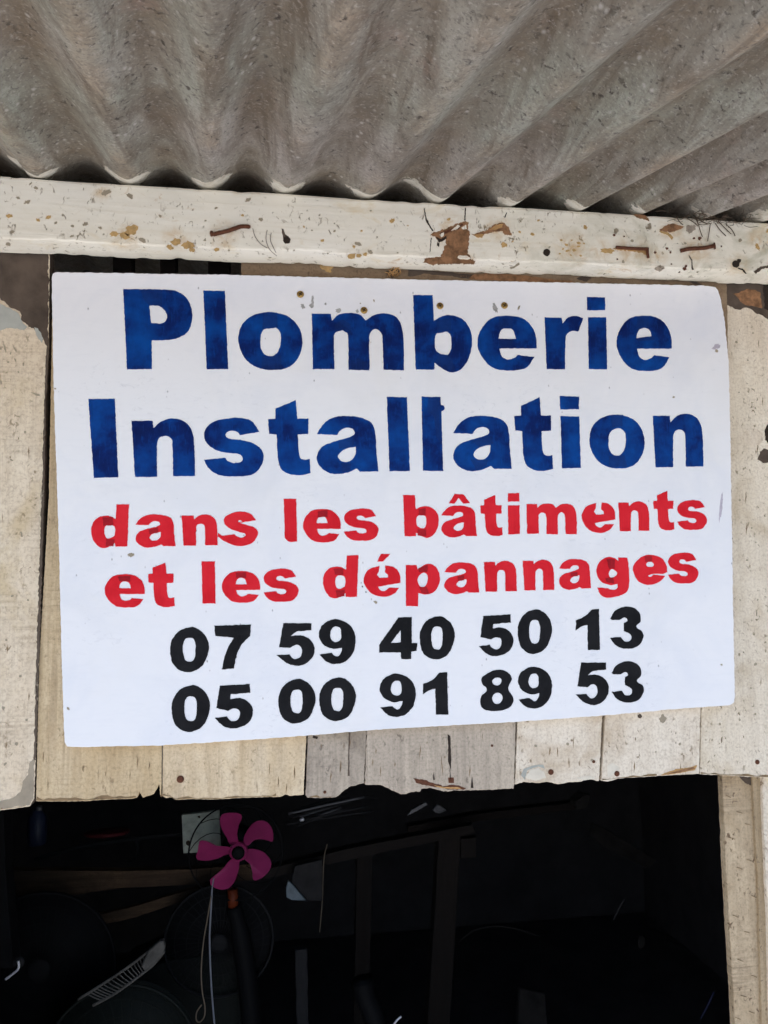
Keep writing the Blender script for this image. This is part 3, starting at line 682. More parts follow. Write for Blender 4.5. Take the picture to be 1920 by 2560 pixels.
pp(pE, 0.0, [(1120, 1944), (1134, 1944), (1135, 1958), (1122, 1957)], 'rust', 11, 1.0, 'bare_patch')
pp(pE, 0.0, [(1085, 1930), (1087, 1950), (1083, 1950)], 'soot', 12, 0.7, 'crack')
pp(pE, 0.0, [(1180, 1940), (1184, 1970), (1177, 1970)], 'soot', 13, 0.7, 'crack')
pp(pG, -0.001, [(1650, 1938), (1690, 1924), (1730, 1918), (1742, 1912), (1738, 1925), (1700, 1932), (1660, 1939)], 'bare_light', 15, 2, 'bare_patch')
pp(pG, -0.0012, [(1660, 1936), (1700, 1926), (1735, 1918), (1738, 1922), (1700, 1931)], 'bare', 16, 1.5, 'bare_patch')
pp(pG, -0.001, [(1648, 1800), (1660, 1786), (1666, 1790), (1655, 1812)], 'greyish', 17, 2, 'stain')
pp(pG, -0.001, [(1594, 1785), (1606, 1787), (1604, 1796), (1596, 1796)], 'bare_dark', 18, 2, 'stain')
pp(pF, 0.0, [(1303, 1938), (1310, 1922), (1340, 1912), (1358, 1912), (1362, 1922), (1345, 1916), (1318, 1926), (1312, 1950)], 'underpaint', 19, 1.6, 'torn_paint')
pp(pF, 0.0, [(1310, 1945), (1325, 1925), (1345, 1920), (1360, 1930), (1366, 1945), (1340, 1952)], 'flake', 20, 2.0, 'torn_paint')
pp(pF, 0.0, [(1440, 1945), (1462, 1940), (1480, 1942), (1488, 1948), (1460, 1950)], 'flake', 20, 2.0, 'torn_paint')
pp(pG, -0.001, [(1518, 1915), (1530, 1908), (1546, 1914), (1548, 1925), (1530, 1940), (1518, 1946)], 'flake', 21, 2.0, 'torn_paint')
pp(pC, 0.0004, [(404.5, 1862), (406.5, 1862), (405.5, 1985), (404, 1985)], 'soot', 22, 0.5, 'crack')
pp(pD, 0.001, [(872, 1830), (876, 1832), (873, 1890), (874, 1940), (870, 1940), (871, 1890)], 'bare_dark', 23, 0.8, 'crack')
pp(pD, 0.001, [(783, 1838), (795, 1842), (793, 1848), (782, 1845)], 'soot', 24, 0.8, 'crack')
pp(pH, 0.0, [(1800, 655), (2110, 660), (2112, 780), (1960, 802), (1920, 800), (1905, 788), (1890, 782), (1878, 772), (1862, 768), (1852, 775), (1838, 774), (1828, 765), (1800, 760)], 'bare_dark', 25, 3.5)
pp(pH, -0.0003, [(1835, 735), (1870, 722), (1900, 730), (1905, 770), (1880, 765), (1858, 760)], 'bare', 26, 3)
pp(pH, -0.0003, [(1906, 700), (1960, 700), (1960, 770), (1930, 782), (1912, 770)], 'soot', 27, 3, 'knot_hole')
pp(pH, 0.0, [(1858, 1090), (1866, 1075), (1885, 1070), (1905, 1080), (1910, 1098), (1898, 1112), (1875, 1114), (1862, 1104)], 'plank_f', 28, 1.5, 'knot')
pp(pH, 0.0, [(1912, 1075), (1918, 1062), (1934, 1060), (1940, 1110), (1928, 1120), (1914, 1100)], 'soot', 29, 2.0, 'knot_hole')
pp(pH, 0.0, [(1900, 1130), (1912, 1122), (1935, 1130), (1935, 1155), (1908, 1156), (1894, 1150)], 'bare_dark', 30, 3.0, 'knot_hole')
for q, (x, y) in enumerate([(1860, 1172), (1842, 855), (1870, 900), (1848, 980), (1889, 1020), (1850, 1250), (1880, 1320), (1868, 1400), (1895, 1500), (1860, 1600), (1890, 1660), (1878, 1720), (1850, 1800), (1780, 1850), (1800, 1810), (1700, 1860), (1560, 1840), (1420, 1860), (1340, 1865), (1480, 1900), (1640, 1880)]):
    s_ = random.Random(q + 5).uniform(1.5, 4)
    pp(pH if x > 1755 else (pG if x > 1510 else pF), -0.001 if 1510 < x < 1755 else 0.0, [(x - s_, y - s_), (x + s_, y - s_ * .5), (x + s_ * .5, y + s_), (x - s_, y + s_ * .6)], 'greyish', 60 + q, 1.2, 'stain', 3)
# grime along the broken lower edges
def grime(par, Y, pts, m, seed, lo=3, hi=10):
    rr = random.Random(seed); up = []
    pts = [(a[0] + (b[0] - a[0]) * k / 4, a[1] + (b[1] - a[1]) * k / 4) for a, b in zip(pts, pts[1:]) for k in range(4)]
    for x, y in pts: up.append((x, y - lo - (hi - lo) * max(0, noise.noise(Vector((x * 0.05, seed * 3.1, 0))) * 1.4 + 0.35) - rr.uniform(0, 2)))
    patch('edge_grime', [(x, y - 1.5) for x, y in pts] + up[::-1], Y - 0.0003, M[m], par, 4, 0.8, 0.1, seed, 0.0008)
M['grime'] = plain('brown edge grime', (0.26, 0.17, 0.09), 0.9, 0.5, 120)
grime(pB, 0, [(92, 2003), (150, 2004), (200, 2003), (270, 1999), (330, 1997), (343, 1994)], 'grime', 1, 2, 12)
grime(pC, .0004, [(406, 1990), (425, 1993), (440, 2000), (480, 1998), (540, 1999), (600, 1995), (660, 1993), (700, 1992)], 'grime', 2, 1, 7)
grime(pD, .001, [(770, 1994), (800, 1995), (838, 1994)], 'grime', 3, 1, 6)
grime(pG, -.001, [(1506, 1952), (1545, 1947), (1620, 1942), (1650, 1940)], 'grime', 4, 1, 5)
grime(pH, 0, [(1752, 1936), (1800, 1938), (1870, 1942), (1960, 1946)], 'grime', 5, 1, 6)
grime(pA, -.002, [(0, 2025), (40, 2020), (72, 2015)], 'grime', 6, 1, 6)
rs = random.Random(21)
for par_, Y_, xa, xb, ya, yb, n_ in [(pA, -.002, 5, 90, 900, 1950, 9), (pB, 0, 100, 395, 1870, 1985, 8), (pC, .0004, 415, 750, 1862, 1980, 8), (pD, .001, 775, 905, 1845, 1950, 7), (pE, 0, 925, 1280, 1830, 1955, 12), (pF, 0, 1300, 1495, 1815, 1940, 4), (pG, -.001, 1520, 1740, 1800, 1930, 4), (pH, 0, 1845, 1918, 830, 1900, 10)]:
    for q in range(n_):
        x = rs.uniform(xa, xb); y = rs.uniform(ya, yb - 20); l = rs.uniform(6, 34); w = rs.uniform(0.8, 1.8); dx = rs.uniform(-0.10, 0.05) * l
        patch('split', [(x, y), (x + w, y + l * .4), (x + dx + w * .4, y + l), (x + dx * .5 - w * .5, y + l * .5)], Y_ - 0.0003, M['grime'], par_, 2.5, 0.6, 0.2, q, 0.0007)
# nail heads
for par, Y, x, y, r in [(pC, 0.0004, 451, 1948, 8.5), (pF, 0, 1377, 1930, 7), (pG, -.001, 1542, 1934, 7), (pH, 0, 1893, 1905, 6), (pD, .001, 812, 1980, 3.5), (pE, 0, 1230, 1864, 3), (pF, 0, 1484, 1904, 4)]:
    lathe('nail_head', at(x, y, Y), (0, -1, 0), [(r / 1950, -0.001), (r / 1950, 0.0008), (r / 1950 * .6, 0.0014)], M['rust'], par, 14)

# plywood strip between the beam and the sign
bb = empty('backing_board', at(1200, 800, -0.003), 'brown stained backing board showing above the sign under the beam', 'board')
prism('board_panel', rough([(603, 612), (1816, 640), (1819, 800), (1822, 1000), (603, 1000)], 6, 0.8, 0.1, 3), -0.006, -0.0025, M['backing'], bb, 0.0006)
def bp(px, m, seed, amp=2.0, name='stain'): return patch(name, px, -0.0063, M[m], bb, 4, amp, 0.1, seed, 0.0004)
bp([(800, 654), (830, 660), (838, 676), (815, 682), (805, 668)], 'rustlight', 1)
bp([(1020, 672), (1080, 676), (1150, 684), (1185, 686), (1170, 698), (1130, 690), (1060, 684), (1030, 690), (1020, 690)], 'bare_dark', 2)
bp([(1150, 690), (1230, 682), (1300, 686), (1390, 700), (1430, 702), (1440, 709), (1300, 705), (1230, 700), (1180, 698)], 'bare', 3)
bp([(1460, 684), (1480, 700), (1470, 702), (1440, 694)], 'bare_dark', 4)
bp([(960, 666), (1000, 668), (1010, 690), (985, 694), (965, 680)], 'bare_dark', 5)
bp([(1690, 700), (1765, 700), (1768, 706), (1740, 709), (1700, 706)], 'bare_dark', 6, 1.5)
rnd = random.Random(4)
for k in range(16):
    x = 985 + rnd.gauss(0, 8); y = 690 + rnd.gauss(0, 3)
    wire('fibre', [(x, y), (x + rnd.uniform(-9, 9), y - rnd.uniform(3, 12)), (x + rnd.uniform(-16, 16), y - rnd.uniform(10, 28))], [-.0075, -.012, -.016], 0.00055, M['bare_light'], bb, 3, 4)

# studs seen dimly through the slot above the sign
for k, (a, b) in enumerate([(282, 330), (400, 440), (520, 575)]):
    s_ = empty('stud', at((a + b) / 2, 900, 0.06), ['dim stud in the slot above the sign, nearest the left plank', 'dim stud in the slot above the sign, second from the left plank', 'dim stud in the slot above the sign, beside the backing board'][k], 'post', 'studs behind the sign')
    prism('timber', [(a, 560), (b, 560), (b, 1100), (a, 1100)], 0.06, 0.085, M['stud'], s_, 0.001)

# ------------------------------------------------------------------ door post and trim right of the opening
po = empty('door_post', at(1850, 2560, 0.03), 'rough sawn wooden post right of the dark opening', 'post')
zx = at(1842, 2700, 0.022)
prism('post_timber', rough([(1803, 1900), (1808, 1990), (1813, 2100), (1817, 2200), (1823, 2300), (1830, 2420), (1837, 2540), (1842, 2650), (1858, 3000), (1905, 4300), (1990, 4300), (1930, 3000), (1908, 2650), (1903, 2540), (1898, 2380), (1893, 2200), (1884, 2050), (1876, 1900)], 9, 1.6, 0.05, 3), 0.032, 0.044, M['post'], po, 0.0015)
patch('rot', [(1848, 1940), (1880, 1944), (1920, 1948), (1920, 1960), (1885, 1964), (1862, 1958)], 0.0312, M['bare_dark'], po, 4, 2.5, 0.1, 3)
for q, (x, y) in enumerate([(1822, 1990), (1850, 2030), (1870, 2060), (1830, 2095), (1876, 2150), (1850, 2170), (1885, 2240), (1840, 2290), (1868, 2330), (1852, 2400), (1886, 2440), (1860, 2490), (1880, 2530), (1845, 2545)]):
    patch('knife_mark', [(x - 7, y - 2), (x + 7, y + 3), (x + 6, y + 4), (x - 7, y - 0.5)], 0.0312, M['grime'], po, 3, 1.2, 0.1, q)
tr = empty('door_trim', at(1900, 2560, 0.02), 'narrow worn trim strip between the rough post and the white board', 'trim')
prism('trim_strip', rough([(1879, 1900), (1886, 2050), (1895, 2200), (1900, 2380), (1905, 2540), (1910, 2650), (1932, 3000), (1992, 4300), (2020, 4300), (1955, 3000), (1929, 2650), (1922, 2540), (1917, 2300), (1908, 2100), (1900, 1900)], 9, 1.2, 0.05, 5), 0.027, 0.07, M['trim'], tr, 0.0012)
ob = empty('outer_board', at(2000, 2560, 0.02), 'white painted board at the lower right edge', 'board')
prism('board_panel', rough([(1904, 1900), (1911, 2100), (1920, 2300), (1925, 2540), (1933, 2650), (1958, 3000), (2024, 4300), (2500, 4300), (2430, 1900)], 9, 1.2, 0.05, 6), 0.0215, 0.05, M['plank_f'], ob, 0.0012)
jb = empty('facade_panel', at(-800, 2900, 0.03), 'dark closed panel left of the opening, outside the picture', 'panel')
jx = at(-255, 2000, 0.03).x
box('panel_board', (X0 - 0.05, 0.024, 0.0), (jx, 0.05, 2.3), M['plank_b'], jb)  # unseen panel, added to narrow the opening and keep the room dark

jr = empty('facade_panel', at(2300, 2900, 0.09), 'dark closed panel right of the post, hidden behind the outer boards', 'panel')
box('panel_board', (at(1925, 2600, 0.09).x, 0.075, 0.0), (X1 + 0.05, 0.095, 2.3), M['plank_b'], jr)  # unseen panel, added to shut light out beside the post

# ------------------------------------------------------------------ painted sign
YS = -0.018
sign = empty('sign', at(990, 1860, YS), 'white hand painted plumbing sign with blue, red and black stencilled lettering', 'sign')
outline = [(129, 692), (131, 684), (138, 680), (350, 683), (600, 687), (980, 697), (1400, 706), (1770, 714), (1788, 717), (1796, 726), (1803, 750), (1812, 800), (1822, 900), (1826, 1050), (1830, 1300), (1834, 1550), (1838, 1742), (1836, 1756), (1826, 1763), (1700, 1772), (1500, 1790), (1290, 1805), (960, 1823), (760, 1840), (500, 1858), (400, 1864), (182, 1868), (167, 1866), (161, 1856), (155, 1700), (150, 1500), (145, 1300), (138, 1100), (132, 900)]
random.seed(3)
prism('sign_board', rough(outline, 6, 0.9, 0.08, 2), YS, -0.0066, M['sign'], sign, 0.0010)

CROPS = {'A': (280, 700, 3.456), 'B': (740, 700, 3.456), 'C': (1180, 700, 3.190), 'D': (200, 960, 3.456), 'E': (660, 960, 3.456), 'F': (1120, 960, 2.5136),
         'G': (210, 1220, 3.456), 'H': (690, 1220, 3.072), 'I': (1200, 1210, 2.860), 'J': (250, 1380, 3.190), 'K': (780, 1370, 3.318), 'L': (1250, 1370, 3.190),
         'M': (410, 1540, 3.318), 'N': (920, 1510, 2.304), 'O': (410, 1680, 3.318), 'Q': (920, 1640, 2.304), 'S': (0, 0, 1.0)}
def tosrc(c, p): ox, oy, s = CROPS[c]; return (ox + p[0] / s, oy + p[1] / s)
# glyph outlines: (crop they were drawn from, contours); a third value 0 marks a corner
GL = {
 'P': ('A', [[(97,78,0),(440,83),(560,98),(650,165),(690,270),(685,380),(640,460),(560,502),(470,518),(342,520,0),(345,768,0),(130,772,0)], [(322,222,0),(385,218),(440,245),(475,300),(465,350),(430,375),(338,372,0)]]),
 'o': ('A', [[(1345,277),(1210,310),(1125,385),(1092,500),(1110,600),(1165,695),(1270,760),(1400,776),(1530,750),(1615,660),(1645,540),(1620,420),(1545,330),(1450,290)], [(1370,403),(1300,440),(1282,530),(1290,600),(1330,650),(1385,657),(1430,625),(1455,560),(1455,460),(1420,415)]]),
 'm': ('B', [[(137,292,0),(300,293,0),(308,352,0),(370,300),(460,285),(550,300),(600,350,0),(680,302),(770,290),(860,315),(910,395),(930,530),(932,778,0),(757,775,0),(750,560),(742,470),(690,422),(640,460),(632,530),(635,780,0),(455,775,0),(452,500),(440,455),(390,430),(335,460),(328,520),(332,768,0),(147,770,0)]]),
 'b': ('B', [[(1013,128,0),(1180,133,0),(1192,355,0),(1260,315),(1340,305),(1440,340),(1505,430),(1520,550),(1490,680),(1430,765),(1360,798),(1290,780),(1198,715,0),(1195,775,0),(1035,772,0)], [(1270,440),(1210,470),(1200,560),(1220,620),(1300,650),(1335,610),(1345,540),(1330,465)]]),
 'e': ('C', [[(515,545,0),(512,460),(480,375),(410,310),(290,285),(150,310),(65,410),(45,510),(80,610),(170,700),(300,722),(430,700),(498,615,0),(365,598,0),(340,620),(285,635),(240,610),(218,545,0)], [(212,468,0),(222,420),(250,385),(290,380),(330,400),(352,470,0)]]),
 'E': ('K', [[(560,148,0),(555,195,0),(538,222,0),(560,248,0),(630,245,0),(630,222,0),(605,200,0),(610,145,0),(680,160),(725,210),(735,290,0),(548,320,0),(560,345),(600,358),(640,330,0),(722,332,0),(680,380),(600,405),(500,380),(440,310),(430,250),(470,180)]]),
 'r': ('C', [[(580,298,0),(715,302,0),(722,350,0),(770,298),(830,288),(888,305,0),(848,410,0),(800,405),(755,435),(745,510),(743,712,0),(597,710,0)]]),
 'n': ('D', [[(445,318,0),(628,318,0),(635,382,0),(700,325),(800,298),(900,325),(962,395),(985,520),(993,795,0),(805,797,0),(800,540),(790,475),(740,448),(680,470),(665,540),(665,803,0),(475,803,0)]]),
 's': ('D', [[(1550,412,0),(1385,442,0),(1360,415),(1310,403),(1265,420),(1262,455),(1300,475),(1400,485),(1500,515),(1565,565),(1585,630),(1560,715),(1490,780),(1350,797),(1200,785),(1110,725),(1072,655,0),(1255,637,0),(1275,665),(1340,683),(1400,665),(1400,625),(1360,602),(1280,595),(1180,572),(1100,515),(1072,450),(1090,380),(1170,320),(1280,298),(1380,293),(1480,320)]]),
 't': ('E', [[(100,212,0),(275,140,0),(288,300,0),(385,300,0),(382,432,0),(292,437,0),(300,580),(315,640),(345,655),(395,648,0),(402,770,0),(320,787),(230,780),(155,740),(125,660),(115,550),(110,435,0),(45,430,0),(35,305,0),(100,300,0)]]),
 'a': ('E', [[(458,432,0),(510,350),(600,290),(720,277),(850,295),(935,345),(965,450),(970,560),(988,755,0),(830,757,0),(800,730,0),(720,765),(610,778),(520,745),(465,680),(458,620),(500,545),(600,500),(690,475),(760,450),(785,425),(765,388),(710,378),(660,400),(630,440,0)], [(795,540,0),(700,562),(640,620),(660,660),(710,675),(760,655),(790,610)]]),
 'p': ('K', [[(778,142,0),(868,142,0),(875,180,0),(950,133),(1020,150),(1060,230),(1050,310),(1010,365),(950,387),(882,372,0),(880,482,0),(780,482,0)], [(920,205),(875,260),(900,320),(940,315),(962,260),(950,215)]]),
 'g': ('L', [[(945,75,0),(1015,77,0),(1025,130),(1030,290),(1010,350),(940,385),(850,395),(800,370),(778,315,0),(860,322,0),(895,333),(935,322),(938,285,0),(880,295),(800,260),(770,180),(800,105),(870,72),(920,85),(945,105,0)], [(895,168),(868,200),(880,235),(910,232),(935,200)]]),
 '0': ('O', [[(230,110),(130,150),(72,240),(65,330),(90,430),(150,485),(220,497),(310,460),(360,380),(382,270),(350,180),(290,125)], [(245,205),(195,208),(175,240),(168,310),(185,390),(215,408),(245,405),(265,370),(273,280),(265,230)]]),
 '7': ('M', [[(418,82,0),(720,70,0),(715,165,0),(650,230),(605,320),(580,435,0),(480,445,0),(500,350),(530,265),(580,180,0),(425,165,0)]]),
 '5': ('M', [[(990,60,0),(1222,60,0),(1222,118,0),(1100,128,0),(1050,165,0),(1140,163),(1210,195),(1250,270),(1225,350),(1165,400),(1090,412),(1010,385),(935,325,0),(1040,320,0),(1060,345),(1095,358),(1135,330),(1140,265),(1100,238),(1045,265,0),(955,258,0)]]),
 'Z': ('O', [[(462,115,0),(712,100,0),(715,172,0),(552,185,0),(548,225,0),(640,218),(710,260),(738,330),(710,410),(640,455),(545,467),(480,440),(422,382,0),(520,368,0),(540,395),(580,410),(620,385),(625,320),(580,302),(530,322,0),(435,300,0)]]),
 '9': ('M', [[(1290,320,0),(1390,305,0),(1410,325),(1440,335),(1470,300),(1478,262,0),(1400,272),(1320,235),(1285,160),(1310,80),(1380,35),(1440,28),(1530,65),(1580,140),(1588,220),(1565,310),(1500,380),(1420,398),(1350,380)], [(1410,90),(1382,130),(1385,190),(1420,217),(1462,200),(1470,140),(1455,95)]]),
 '4': ('N', [[(175,78,0),(252,75,0),(252,225,0),(285,225,0),(280,270,0),(250,275,0),(248,318,0),(192,318,0),(190,278,0),(65,280,0),(65,235,0),(145,120,0)], [(188,150,0),(190,222,0),(130,225,0)]]),
 '1': ('N', [[(1330,28,0),(1337,265,0),(1268,265,0),(1265,120,0),(1230,130),(1198,152,0),(1198,95,0),(1250,70),(1290,32,0)]]),
 '3': ('N', [[(1395,85,0),(1430,35),(1500,15),(1560,45),(1570,100),(1545,130),(1580,160),(1585,200),(1550,245),(1490,258),(1430,240),(1395,195,0),(1455,190,0),(1480,215),(1512,210),(1515,180),(1475,155,0),(1475,110,0),(1495,95),(1480,78),(1448,92,0),(1405,92,0)]]),
 '8': ('Q', [[(740,80),(660,120),(655,155),(685,195),(650,240),(660,300),(730,317),(810,300),(838,250),(808,185),(828,130),(800,90)], [(740,125),(715,145),(735,170),(768,155),(765,130)], [(740,213),(715,240),(735,275),(768,265),(772,225)]]),
}
GL['d'] = ('B', [[(-p[0],) + tuple(p[1:]) for p in c][::-1] for c in GL['b'][1]])
def smooth(c, step=2.4):
    out = []; n = len(c)
    corner = [len(p) > 2 for p in c]; P_ = [Vector(p[:2]) for p in c]
    for i in range(n):
        j = (i + 1) % n; p1, p2 = P_[i], P_[j]
        p0 = P_[i - 1] if not corner[i] else p1 * 2 - p2
        p3 = P_[(j + 1) % n] if not corner[j] else p2 * 2 - p1
        ln = (p2 - p1).length; k = max(2, int(ln / (step * 3.4)))
        if corner[i] and corner[j]:
            out += [p1.lerp(p2, q / k) for q in range(k)]; continue
        # centripetal-ish tangents scaled by the length of this piece
        t1 = (p2 - p0); t1 = t1.normalized() * ln if t1.length > 0 else t1
        t2 = (p3 - p1); t2 = t2.normalized() * ln if t2.length > 0 else t2
        if corner[i]: t1 = (p2 - p1) * 1.0
        if corner[j]: t2 = (p2 - p1) * 1.0
        for q in range(k):
            t = q / k; t_2 = t * t; t_3 = t_2 * t
            out.append(p1 * (2 * t_3 - 3 * t_2 + 1) + t1 * (t_3 - 2 * t_2 + t) + p2 * (-2 * t_3 + 3 * t_2) + t2 * (t_3 - t_2))
    return out
GC = {k: [smooth(c) for c in v[1]] for k, v in GL.items()}
NL = [0]
def letter(ch, crop, bb_, mat, kind='letter', label=None, quad=None, rag=0.8):
    """one stencilled character; bb_ is its box in crop pixels, None keeps the drawn place"""
    NL[0] += 1
    if quad: cs = [smooth(c) for c in quad]
    else: cs = GC[ch]
    if bb_ is not None:
        xs = [p.x for c in cs for p in c]; ys = [p.y for c in cs for p in c]
        ax, bx, ay, by = min(xs), max(xs), min(ys), max(ys)
        cs = [[Vector((bb_[0] + (p.x - ax) / (bx - ax) * (bb_[2] - bb_[0]), bb_[1] + (p.y - ay) / (by - ay) * (bb_[3] - bb_[1]))) for p in c] for c in cs]
    src = [[tosrc(crop, p) for p in c] for c in cs]
    src = [rough(c, 2.6, rag, 0.11, NL[0] * 1.7 + q, 0.7) for q, c in enumerate(src)]
    o = flat(kind, src, YS - 0.0005, 0.0007, mat, sign)
    if label: o['label'] = label
    return o
def rect(*p): return [[(x, y, 0) for x, y in p]]
def coat(o, crop, px, m, seed):
    return flat('second_coat', [rough([tosrc(crop, p) for p in px], 3, 1.2, 0.12, seed)], YS - 0.0009, 0.0003, M[m], o)

B_, R_, K_ = M['blue'], M['red'], M['black']
P1 = letter('P', 'A', None, B_)
letter('', 'A', None, B_, quad=rect((790, 92), (975, 95), (1003, 768), (818, 770)))
O1 = letter('o', 'A', None, B_); M1 = letter('m', 'B', None, B_); B1 = letter('b', 'B', None, B_); E1 = letter('e', 'C', None, B_)
letter('r', 'C', None, B_)
letter('i', 'C', None, B_, quad=rect((918, 135), (1062, 138), (1062, 240), (918, 240)) + rect((927, 297), (1070, 298), (1078, 712), (932, 710)))
E2 = letter('e', 'C', (1155, 285, 1592, 725), B_)
letter('I', 'D', None, B_, quad=rect((72, 130), (300, 128), (330, 805), (120, 810)))
letter('n', 'D', None, B_); letter('s', 'D', None, B_); letter('t', 'E', None, B_); A1 = letter('a', 'E', None, B_)
letter('l', 'E', None, B_, quad=rect((1062, 112), (1235, 115), (1260, 752), (1085, 752)))
L2 = letter('l', 'E', None, B_, quad=[[(1362, 110, 0), (1525, 112, 0), (1529, 182, 0), (1550, 186), (1561, 208), (1545, 230), (1532, 236, 0), (1548, 752, 0), (1375, 750, 0)]])
A2 = letter('a', 'F', (33, 200, 400, 548), B_); letter('t', 'F', (417, 85, 660, 546), B_)
letter('i', 'F', None, B_, quad=rect((703, 75), (823, 80), (823, 158), (706, 160)) + rect((708, 202), (825, 205), (835, 527), (718, 530)))
O2 = letter('o', 'F', (890, 192, 1235, 530), B_); letter('n', 'F', (1288, 187, 1605, 523), B_)
# overlapped brush strokes where the stencil bridges were filled in by hand
coat(P1, 'A', [(250, 90), (435, 88), (430, 222), (322, 218), (280, 180)], 'blue2', 1)
coat(O1, 'A', [(1305, 290), (1425, 283), (1430, 410), (1300, 425)], 'blue2', 2); coat(O1, 'A', [(1300, 655), (1460, 660), (1465, 768), (1400, 775), (1290, 765)], 'blue2', 3)
coat(M1, 'B', [(330, 390), (400, 340), (470, 380), (470, 470), (400, 432), (340, 452)], 'blue2', 4); coat(M1, 'B', [(456, 700), (540, 680), (632, 720), (633, 775), (457, 772)], 'blue2', 5)
coat(B1, 'B', [(1215, 345), (1335, 330), (1342, 440), (1300, 445), (1225, 460)], 'blue2', 6); coat(B1, 'B', [(1225, 640), (1340, 650), (1370, 785), (1290, 775), (1205, 715)], 'blue2', 7)
coat(E1, 'C', [(215, 300), (325, 290), (325, 385), (255, 385), (215, 405)], 'blue2', 8); coat(E1, 'C', [(212, 478), (325, 478), (320, 540), (222, 540)], 'blue2', 9)
coat(E2, 'C', [(1320, 292), (1412, 290), (1415, 385), (1370, 378), (1310, 410)], 'blue2', 10); coat(E2, 'C', [(1300, 465), (1450, 445), (1460, 475), (1320, 488)], 'blue2', 11)
coat(A1, 'E', [(640, 500), (780, 455), (778, 530), (740, 550), (650, 560)], 'blue2', 12); coat(A1, 'E', [(670, 685), (750, 690), (745, 755), (680, 762)], 'blue2', 13)
coat(L2, 'E', [(1420, 115), (1522, 115), (1527, 520), (1490, 450), (1470, 280), (1410, 240)], 'blue2', 14)
coat(A2, 'F', [(150, 360), (265, 325), (285, 375), (200, 398)], 'blue2', 15); coat(A2, 'F', [(140, 475), (250, 478), (245, 510), (180, 542)], 'blue2', 16)
coat(O2, 'F', [(1025, 196), (1098, 195), (1095, 265), (1030, 275)], 'blue2', 17); coat(O2, 'F', [(1010, 455), (1110, 448), (1125, 520), (1015, 522)], 'blue2', 18)
# red lines
D1 = letter('d', 'G', (62, 140, 388, 520), R_); a1 = letter('a', 'G', (445, 228, 790, 515), R_); letter('n', 'G', (843, 228, 1155, 498), R_)
letter('s', 'G', None, R_, quad=[[(1488, 278, 0), (1345, 300, 0), (1330, 285), (1350, 278), (1370, 290, 0), (1330, 295, 0), (1400, 318), (1470, 340), (1503, 385), (1470, 460), (1400, 495), (1320, 500), (1230, 468), (1155, 420, 0), (1158, 390, 0), (1200, 412, 0), (1300, 400, 0), (1330, 422), (1370, 428), (1395, 400), (1340, 380), (1260, 350), (1210, 300), (1220, 250), (1290, 212), (1370, 205), (1440, 225)]])
letter('l', 'H', None, R_, quad=[[(60, 83, 0), (155, 83, 0), (162, 410, 0), (100, 412), (68, 385, 0)]])
e3 = letter('e', 'H', (208, 162, 497, 418), R_); letter('s', 'H', (523, 157, 787, 405), R_); b3 = letter('b', 'H', (977, 53, 1250, 383), R_)
letter('a', 'H', (1270, 135, 1543, 380), R_)
letter('^', 'H', None, R_, kind='accent', quad=rect((1330, 118), (1370, 48), (1440, 48), (1490, 115), (1440, 120), (1402, 75), (1372, 120)))
letter('t', 'I', (3, 80, 162, 372), R_)
letter('i', 'I', None, R_, quad=rect((200, 67), (280, 65), (282, 124), (201, 126)) + rect((200, 154), (283, 152), (286, 358), (203, 360)))
letter('m', 'I', (333, 140, 692, 360), R_); letter('E', 'I', (728, 133, 968, 350), R_); letter('n', 'I', (990, 125, 1212, 337), R_)
letter('t', 'I', (1240, 50, 1390, 332), R_); letter('s', 'I', (1412, 115, 1622, 328), R_)
e4 = letter('e', 'J', (38, 177, 357, 443), R_); letter('t', 'J', (382, 85, 595, 440), R_)
letter('l', 'J', None, R_, quad=rect((810, 75), (915, 75), (922, 410), (818, 410)))
e5 = letter('e', 'J', (972, 152, 1277, 405), R_); letter('s', 'J', (1305, 133, 1583, 397), R_)
D2 = letter('d', 'K', (92, 60, 385, 418), R_); letter('E', 'K', None, R_)
letter("'", 'K', None, R_, kind='accent', quad=rect((572, 50), (650, 50), (590, 112), (541, 113)))
p6 = letter('p', 'K', None, R_); a6 = letter('a', 'K', (1098, 120, 1387, 382), R_)
letter('n', 'S', (1210, 1402, 1292, 1479), R_); letter('n', 'L', (182, 93, 433, 338), R_); a7 = letter('a', 'L', (472, 88, 727, 333), R_)
g1 = letter('g', 'L', None, R_)
e6 = letter('e', 'L', None, R_, quad=[[(1335, 190, 0), (1325, 130), (1280, 75), (1185, 55), (1110, 85), (1063, 150), (1080, 230), (1120, 275), (1190, 295), (1270, 270), (1318, 222, 0), (1225, 212, 0), (1210, 228), (1190, 232), (1182, 220), (1230, 205, 0), (1300, 208, 0)], [(1165, 135), (1190, 152), (1228, 140), (1215, 115), (1185, 110)]])
letter('s', 'L', (1343, 37, 1582, 282), R_)
